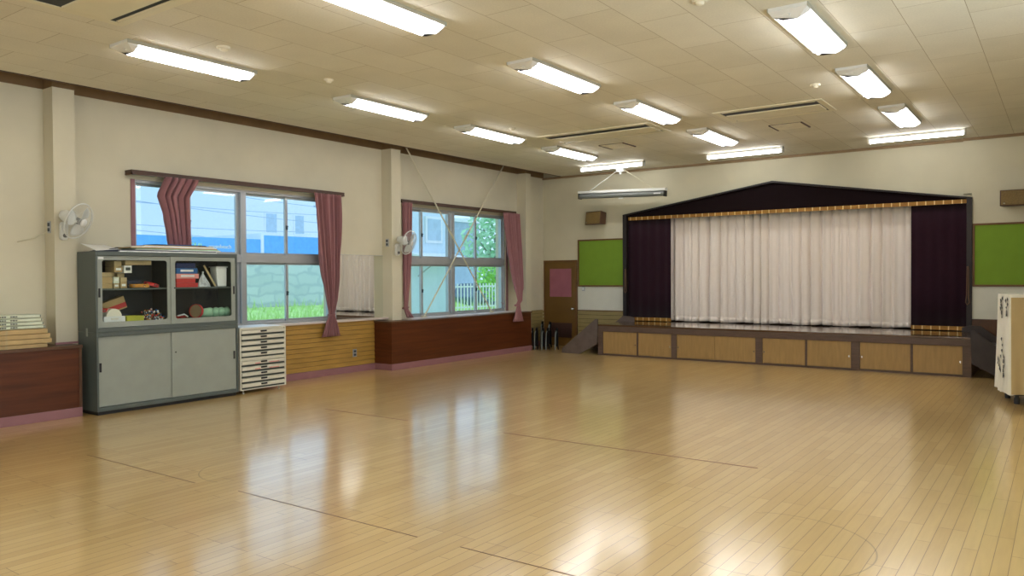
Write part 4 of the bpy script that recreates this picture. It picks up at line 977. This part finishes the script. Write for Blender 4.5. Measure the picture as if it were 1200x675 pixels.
# ------------------------------------------------------------------ cloth covered piano
r = thing('covered_piano', (-.50, 10.4, 0), 'upright piano under a cream cloth with dark floral print, at the right edge', 'piano')
ORG[r.name] = Vector((0, 0, 0)); r.rotation_euler = (0, 0, math.radians(14)); r.location = (-.515, 10.42, 0)
# local: x to the right along near face, y depth
Wp, Dp, Zt, Zb = 1.30, .62, 1.245, .11
def contour(flare, v):
    pts = []; n = 150; per = 2*(Wp+Dp)
    for k in range(n):
        s_ = k/n*per
        if s_ < Wp: p_, nn = Vector((s_, 0, 0)), Vector((0, -1, 0))
        elif s_ < Wp+Dp: p_, nn = Vector((Wp, s_-Wp, 0)), Vector((1, 0, 0))
        elif s_ < 2*Wp+Dp: p_, nn = Vector((Wp-(s_-Wp-Dp), Dp, 0)), Vector((0, 1, 0))
        else: p_, nn = Vector((0, Dp-(s_-2*Wp-Dp), 0)), Vector((-1, 0, 0))
        wv = .5+.5*math.sin(s_*34+1.5*math.sin(s_*9))
        pts.append(p_ + nn*(flare*(.4+.6*wv)))
    return pts
cv = MB(); n = 150; lv = 14; vs = []
for j in range(lv+1):
    v = j/lv; z_ = lerp(Zt, Zb, v)
    for p_ in contour(.035*v**1.4, v): vs.append(Vector((p_.x, p_.y, z_+.012*math.sin(p_.x*20+p_.y*15)*v)))
fs = [(j*n+k, j*n+(k+1) % n, (j+1)*n+(k+1) % n, (j+1)*n+k) for j in range(lv) for k in range(n)]
cv.add(vs, fs, True)
cv.v_top = None
cv.add([(0, 0, Zt), (Wp, 0, Zt), (Wp, Dp, Zt), (0, Dp, Zt)], [(0, 1, 2, 3)])
# tan front panel, printed marks on the side near the corner
cv.mat(1)
def Pt(u, v):
    v2 = 1-v; fl = .035*v2**1.4
    x_ = lerp(.012, Wp-.01, u); wv = .5+.5*math.sin(x_*34+1.5*math.sin(x_*9))
    return Vector((x_+(.5-u)*0, -fl*(.4+.6*wv)-.006, lerp(Zb+.008, Zt-.03, v)))
cv.grid(Pt, 60, 14)
cv.mat(2)
rnd = random.Random(11)
for (s0, z0, z1, nb) in ((.10, 1.0, 1.22, 6), (.36, .97, 1.21, 9), (.17, .30, .55, 9), (.40, .33, .52, 7), (.30, .55, .75, 3)):
    for q in range(nb):
        yy = s0+rnd.uniform(-.05, .05); zz = lerp(z0, z1, (q+.5)/nb)+rnd.uniform(-.01, .01)
        v = (Zt-zz)/(Zt-Zb); s_ = 2*Wp+Dp+(Dp-yy); wv = .5+.5*math.sin(s_*34+1.5*math.sin(s_*9)); fl = .035*v**1.4*(.4+.6*wv)
        rr = rnd.uniform(.022, .036); m_ = 7; a0 = rnd.random()*6
        pts = [(-fl-.010, yy+1.5*rr*math.cos(a0+2*PI*k/m_)*(1 if k % 2 else .6), zz+rr*math.sin(a0+2*PI*k/m_)*(1 if k % 2 else .6)) for k in range(m_)]
        cv.add(pts, [tuple(range(m_))])
cv.build('cloth_cover', [M['cloth'], M['tancloth'], M['ink']], r, solid=0)
MB().box(.03, Wp-.03, .03, Dp-.03, .10, Zt-.03).build('piano_body', M['black'], r)
for x_ in (.09, Wp-.09):
    for y_ in (.08, Dp-.08): MB().lathe([(.03, 0), (.03, .06), (.02, .08), (.02, .10)], Matrix.Translation((x_, y_, 0)), 12).build('caster', M['black'], r)

# ------------------------------------------------------------------ floor lines
def fline(x0, x1, y, m, lab, w_=.007):
    o = MB().box(x0, x1, y-w_/2, y+w_/2, 0.0002, .0016).build('floor_line', M[m]); tag(o, lab, 'floor marking')
fline(-6.76, -5.17, 3.235, 'tape', 'dark floor line in the left foreground, left of the first gap')
fline(-4.72, -3.03, 3.285, 'tape', 'dark floor line in the foreground crossing the window reflection')
fline(-2.72, -1.85, 3.30, 'tape', 'dark floor line at the bottom edge of the picture')
fline(-6.83, -5.56, 5.90, 'tape_red', 'short red-brown floor line in front of the yellow siding', .012)
fline(-4.36, -1.93, 5.95, 'tape_red', 'long red-brown floor line in the middle of the hall', .012)

# ------------------------------------------------------------------ outdoors
G = -.25
g = MB(); g.box(-21, -9.46, -25, 60, G-.1, G); struct(g.build('ground', M['asphalt']))
g = MB(); g.prism([(-21, G), (-10.8, G), (-10.8, G+.02), (-18.5, G+.03), (-21, G+.25), (-23.37, .42), (-23.37, G)], -25, 60, 'y')
tag(g.build('lawn', M['grass']), 'bright green lawn rising to the stone wall outside', 'grass', kind='stuff')
gt = MB(); rnd = random.Random(9)
for k in range(2600):
    x = rnd.uniform(-23.3, -19.5); y = rnd.uniform(13, 44); t = (-x-18.5)/4.9; zz = .05 if t < .5 else lerp(0, .42, (-x-21)/2.4) if x < -21 else .0
    zz = max(-.2, min(.42, zz)); h = rnd.uniform(.12, .42); a = rnd.uniform(-.1, .1)
    gt.add([(x, y-.03, zz-.05), (x, y+.03, zz-.05), (x+a, y+a, zz+h)], [(0, 1, 2)])
for k in range(900):
    x = rnd.uniform(-15.3, -12.8); y = rnd.uniform(13.2, 19.5); h = rnd.uniform(.3, .72); a = rnd.uniform(-.1, .1)
    gt.add([(x, y-.025, -.24), (x, y+.025, -.24), (x+a, y+a, -.24+h)], [(0, 1, 2)])
tag(gt.build('tall_grass', M['grass'], None, fix=False), 'tufts of tall grass at the foot of the stone wall outside', 'grass', kind='stuff')
g = MB().box(-24.3, -23.4, 5, 27, -.3, 2.35); tag(g.build('stone_wall', M['stone'], bevel=.05), 'pale stone block wall outside the left window', 'wall')
# blue building with lettering
r = thing('blue_building', (-31, 22, 0), 'building with a wide blue fascia and white lettering beyond the stone wall', 'building')
MB().box(-34, -30, 8, 24.5, -.3, 2.5).build('wall', M['pale'], r)
MB().box(-34.2, -29.8, 7.8, 22.05, 2.45, 3.22).build('blue_fascia', M['bluewall'], r); MB().box(-34.2, -29.8, 22.2, 27.5, 2.45, 3.42).build('blue_fascia', M['bluewall'], r)
MB().box(-34.2, -29.75, 22.05, 22.2, 2.3, 3.5).build('corner_post', M['pale'], r)
tx = bpy.data.curves.new('lettering', 'FONT'); tx.body = 'greenbeach'; tx.size = .24; tx.extrude = .02; tx.align_x = 'CENTER'
to = bpy.data.objects.new('lettering', tx); COL.objects.link(to)
pL = onX(258, 291, -29.78)
bpy.context.view_layer.update()
dg = bpy.context.evaluated_depsgraph_get(); mt = bpy.data.meshes.new_from_object(to.evaluated_get(dg)); bpy.data.objects.remove(to)
lo2 = bpy.data.objects.new('lettering', mt); COL.objects.link(lo2); lo2.parent = r; mt.materials.clear(); mt.materials.append(M['white'])
lo2.location = pL - Vector((-31, 22, 0)); lo2.rotation_euler = (PI/2, 0, PI/2)
# pale buildings
def building(name, x0, x1, y0, y1, z1, m, wins, lab, face='x'):
    r = thing(name, ((x0+x1)/2, (y0+y1)/2, 0), lab, 'building')
    MB().box(x0, x1, y0, y1, -.4, z1).build('wall', m, r)
    MB().box(x0-.15, x1+.15, y0-.15, y1+.15, z1, z1+.18).build('roof', M['pale'], r)
    for (ya, yb, za, zb2) in wins:
        wo = MB().box(x1, x1+.06, ya, yb, za, zb2).build('window', M['pale'], r); MB().box(x1+.05, x1+.07, ya+.08, yb-.08, za+.08, zb2-.08).build('pane', M['pale_win'], wo)
    return r
wins = [(y, y+w2, 4.0, 5.5) for y, w2 in ((22.6, .9), (25.0, .9), (27.2, .9), (30.2, .9), (33.2, .9), (36, .9))]
building('apartment_building', -46, -38, 21, 41, 6.6, M['pale'], [(y, y+w2, 4.05, 5.3) for y, w2 in ((28.4, .9), (30.5, .8), (33.6, .9), (36.8, .9))], 'pale long building with narrow windows behind the blue fascia')
building('far_house', -60, -52, 22, 34, 7.5, M['pale_blue'], [(24, 26, 5, 6.4), (29, 31, 5, 6.4)], 'pale blue house far behind, seen in the upper left panes')
building('neighbour_house', -17.3, -15.6, 15.1, 18.7, 4.6, M['pale_blue'], [(17.35, 18.1, 2.5, 3.3)], 'pale blue house close outside the right window')
MB_ = MB()
r = thing('awning', (-15.3, 17.5, 2.0), 'pale corrugated awning on the neighbouring house', 'awning')
aw = MB(); aw.prism([(-15.59, 2.20), (-14.7, 2.02), (-14.7, 1.98), (-15.59, 2.14)], 16.6, 18.6, 'y'); aw.build('awning_roof', M['pale'], r); MB().tube([(-14.75, 17, 1.98), (-15.55, 17, 1.5)], .02).build('strut', M['alu'], r)
building('garden_shed', -29, -26.5, 29.0, 34, 4.4, M['greyblue'], [(30.4, 31.6, 1.4, 2.4)], 'grey-blue building behind the white fence')
r = thing('parked_car', (-22.5, 29.2, -.2), 'dark car parked beyond the white fence', 'car')
cp = MB().prism([(27.4, -.1), (31.0, -.1), (31.1, .55), (30.3, .65), (29.8, 1.15), (28.3, 1.15), (27.7, .7), (27.3, .55)], -23.3, -21.7, 'x'); cp.build('body', M['yard_grey'], r, bevel=.08)
for y_ in (28.1, 30.2): MB().lathe([(0, -.1), (.3, -.1), (.3, .1), (0, .1)], Matrix.Translation((-21.75, y_, .05)) @ Matrix.Rotation(PI/2, 4, 'Y')).build('wheel', M['black'], r)
MB().prism([(28.4, .75), (29.9, .75), (29.6, 1.08), (28.5, 1.08)], -21.69, -21.66, 'x').build('side_window', M['pale_win'], r)
r = thing('white_fence', (-19, 24.5, 0), 'white slatted garden fence outside the right window', 'fence')
for z_ in (.25, 1.05): MB().box(-19.04, -19.0, 22.9, 27.4, z_, z_+.06).build('rail', M['white'], r)
for k in range(23): MB().box(-19.0, -18.97, 22.96+.2*k, 23.0+.2*k, -.1, 1.2).build('slat', M['white'], r)
def tree(name, x, y, z0, h, rad, m, lab, seed, n=420):
    rnd = random.Random(seed); r = thing(name, (x, y, z0), lab, 'tree' if 'tree' in name else 'bush')
    tp = [(x, y, z0), (x+.05, y, z0+h*.35), (x-.05, y+.05, z0+h*.7)]
    tk = MB().tube(tp, [rad*.09, rad*.07, rad*.03], 8)
    for k in range(5):
        a = rnd.random()*6.28; tk.tube([(x, y, z0+h*(.35+.07*k)), (x+rad*.5*math.cos(a), y+rad*.5*math.sin(a), z0+h*(.55+.07*k))], [rad*.035, rad*.015], 6)
    tk.build('trunk', M['bark'], r)
    f = MB()
    for k in range(n):
        while True:
            p_ = Vector((rnd.uniform(-1, 1), rnd.uniform(-1, 1), rnd.uniform(-1, 1)))
            if .2 < p_.length < 1: break
        q = Vector((x+p_.x*rad, y+p_.y*rad, z0+h*.62+p_.z*h*.42)); s_ = rad*rnd.uniform(.07, .15)
        R_ = Matrix.Rotation(rnd.random()*6, 3, 'X') @ Matrix.Rotation(rnd.random()*6, 3, 'Z')
        f.add([q+R_ @ Vector(v)*s_ for v in ((-1, 0, 0), (0, -.5, .1), (1, 0, 0), (0, .5, .1))], [(0, 1, 2, 3)])
    f.build('foliage', m, r, fix=False)
tree('leafy_tree', -23, 30.8, -.1, 5.2, 1.7, M['leaf'], 'pale green leafy tree at the upper right of the right window', 21, 900)
tree('round_bush', -20.5, 27.6, -.1, 2.3, 1.0, M['leaf2'], 'bright green bush at the right end of the white fence', 22, 600)
tree('young_tree', -27.5, 16.9, -.1, 3.4, .8, M['leaf'], 'small pale tree behind the bunched curtain in the left window', 23, 400)
# utility pole and wires
r = thing('utility_pole', (-36, 31.2, 0), 'utility pole with crossarm in front of the pale building', 'utility pole')
MB().tube([(-36, 31.2, 0), (-36, 31.2, 6.3)], .11, 8).build('pole', M['wire'], r); MB().box(-36.05, -35.95, 30.4, 32, 5.6, 5.7).build('crossarm', M['wire'], r)
MB().lathe([(.2, 0), (.2, .5), (.1, .6)], Matrix.Translation((-35.7, 31.2, 4.9)), 10).build('transformer', M['wire'], r)
for k, z_ in enumerate((3.9, 4.6, 5.2, 5.65, 6.1, 6.9)):
    y0 = 12+k
    pts = [(-35.9, lerp(y0, 46, t/14), z_+(.9 if k % 2 else -.7)*(t/14-.5)-.5*math.sin(PI*t/14)) for t in range(15)]
    o = MB().tube(pts, .018, 5).build('power_line', M['wire']); tag(o, 'thin power line outside the left window, %s' % ['lowest of the six', 'second from the lowest', 'third from the lowest', 'fourth from the lowest', 'second from the top', 'topmost of the six'][k], 'power line')
# planter rack on the outer sill
r = thing('sill_rack', (-9.62, 7.25, .80), 'low grey slatted rack on the outer sill of the left window', 'rack')
MB().box(-9.7, -9.46, 6.75, 7.85, .76, .775).build('shelf', M['alu'], r)
sl = MB()
for k in range(16): sl.box(-9.70, -9.69, 6.77+.068*k, 6.80+.068*k, .775, .835)
sl.box(-9.705, -9.685, 6.75, 7.85, .835, .847); sl.build('guard_rail', M['alu_dark'], r)
for y_ in (6.8, 7.8): MB().tube([(-9.69, y_, .77), (-9.45, y_, .60)], .01, 6).build('bracket', M['alu'], r)
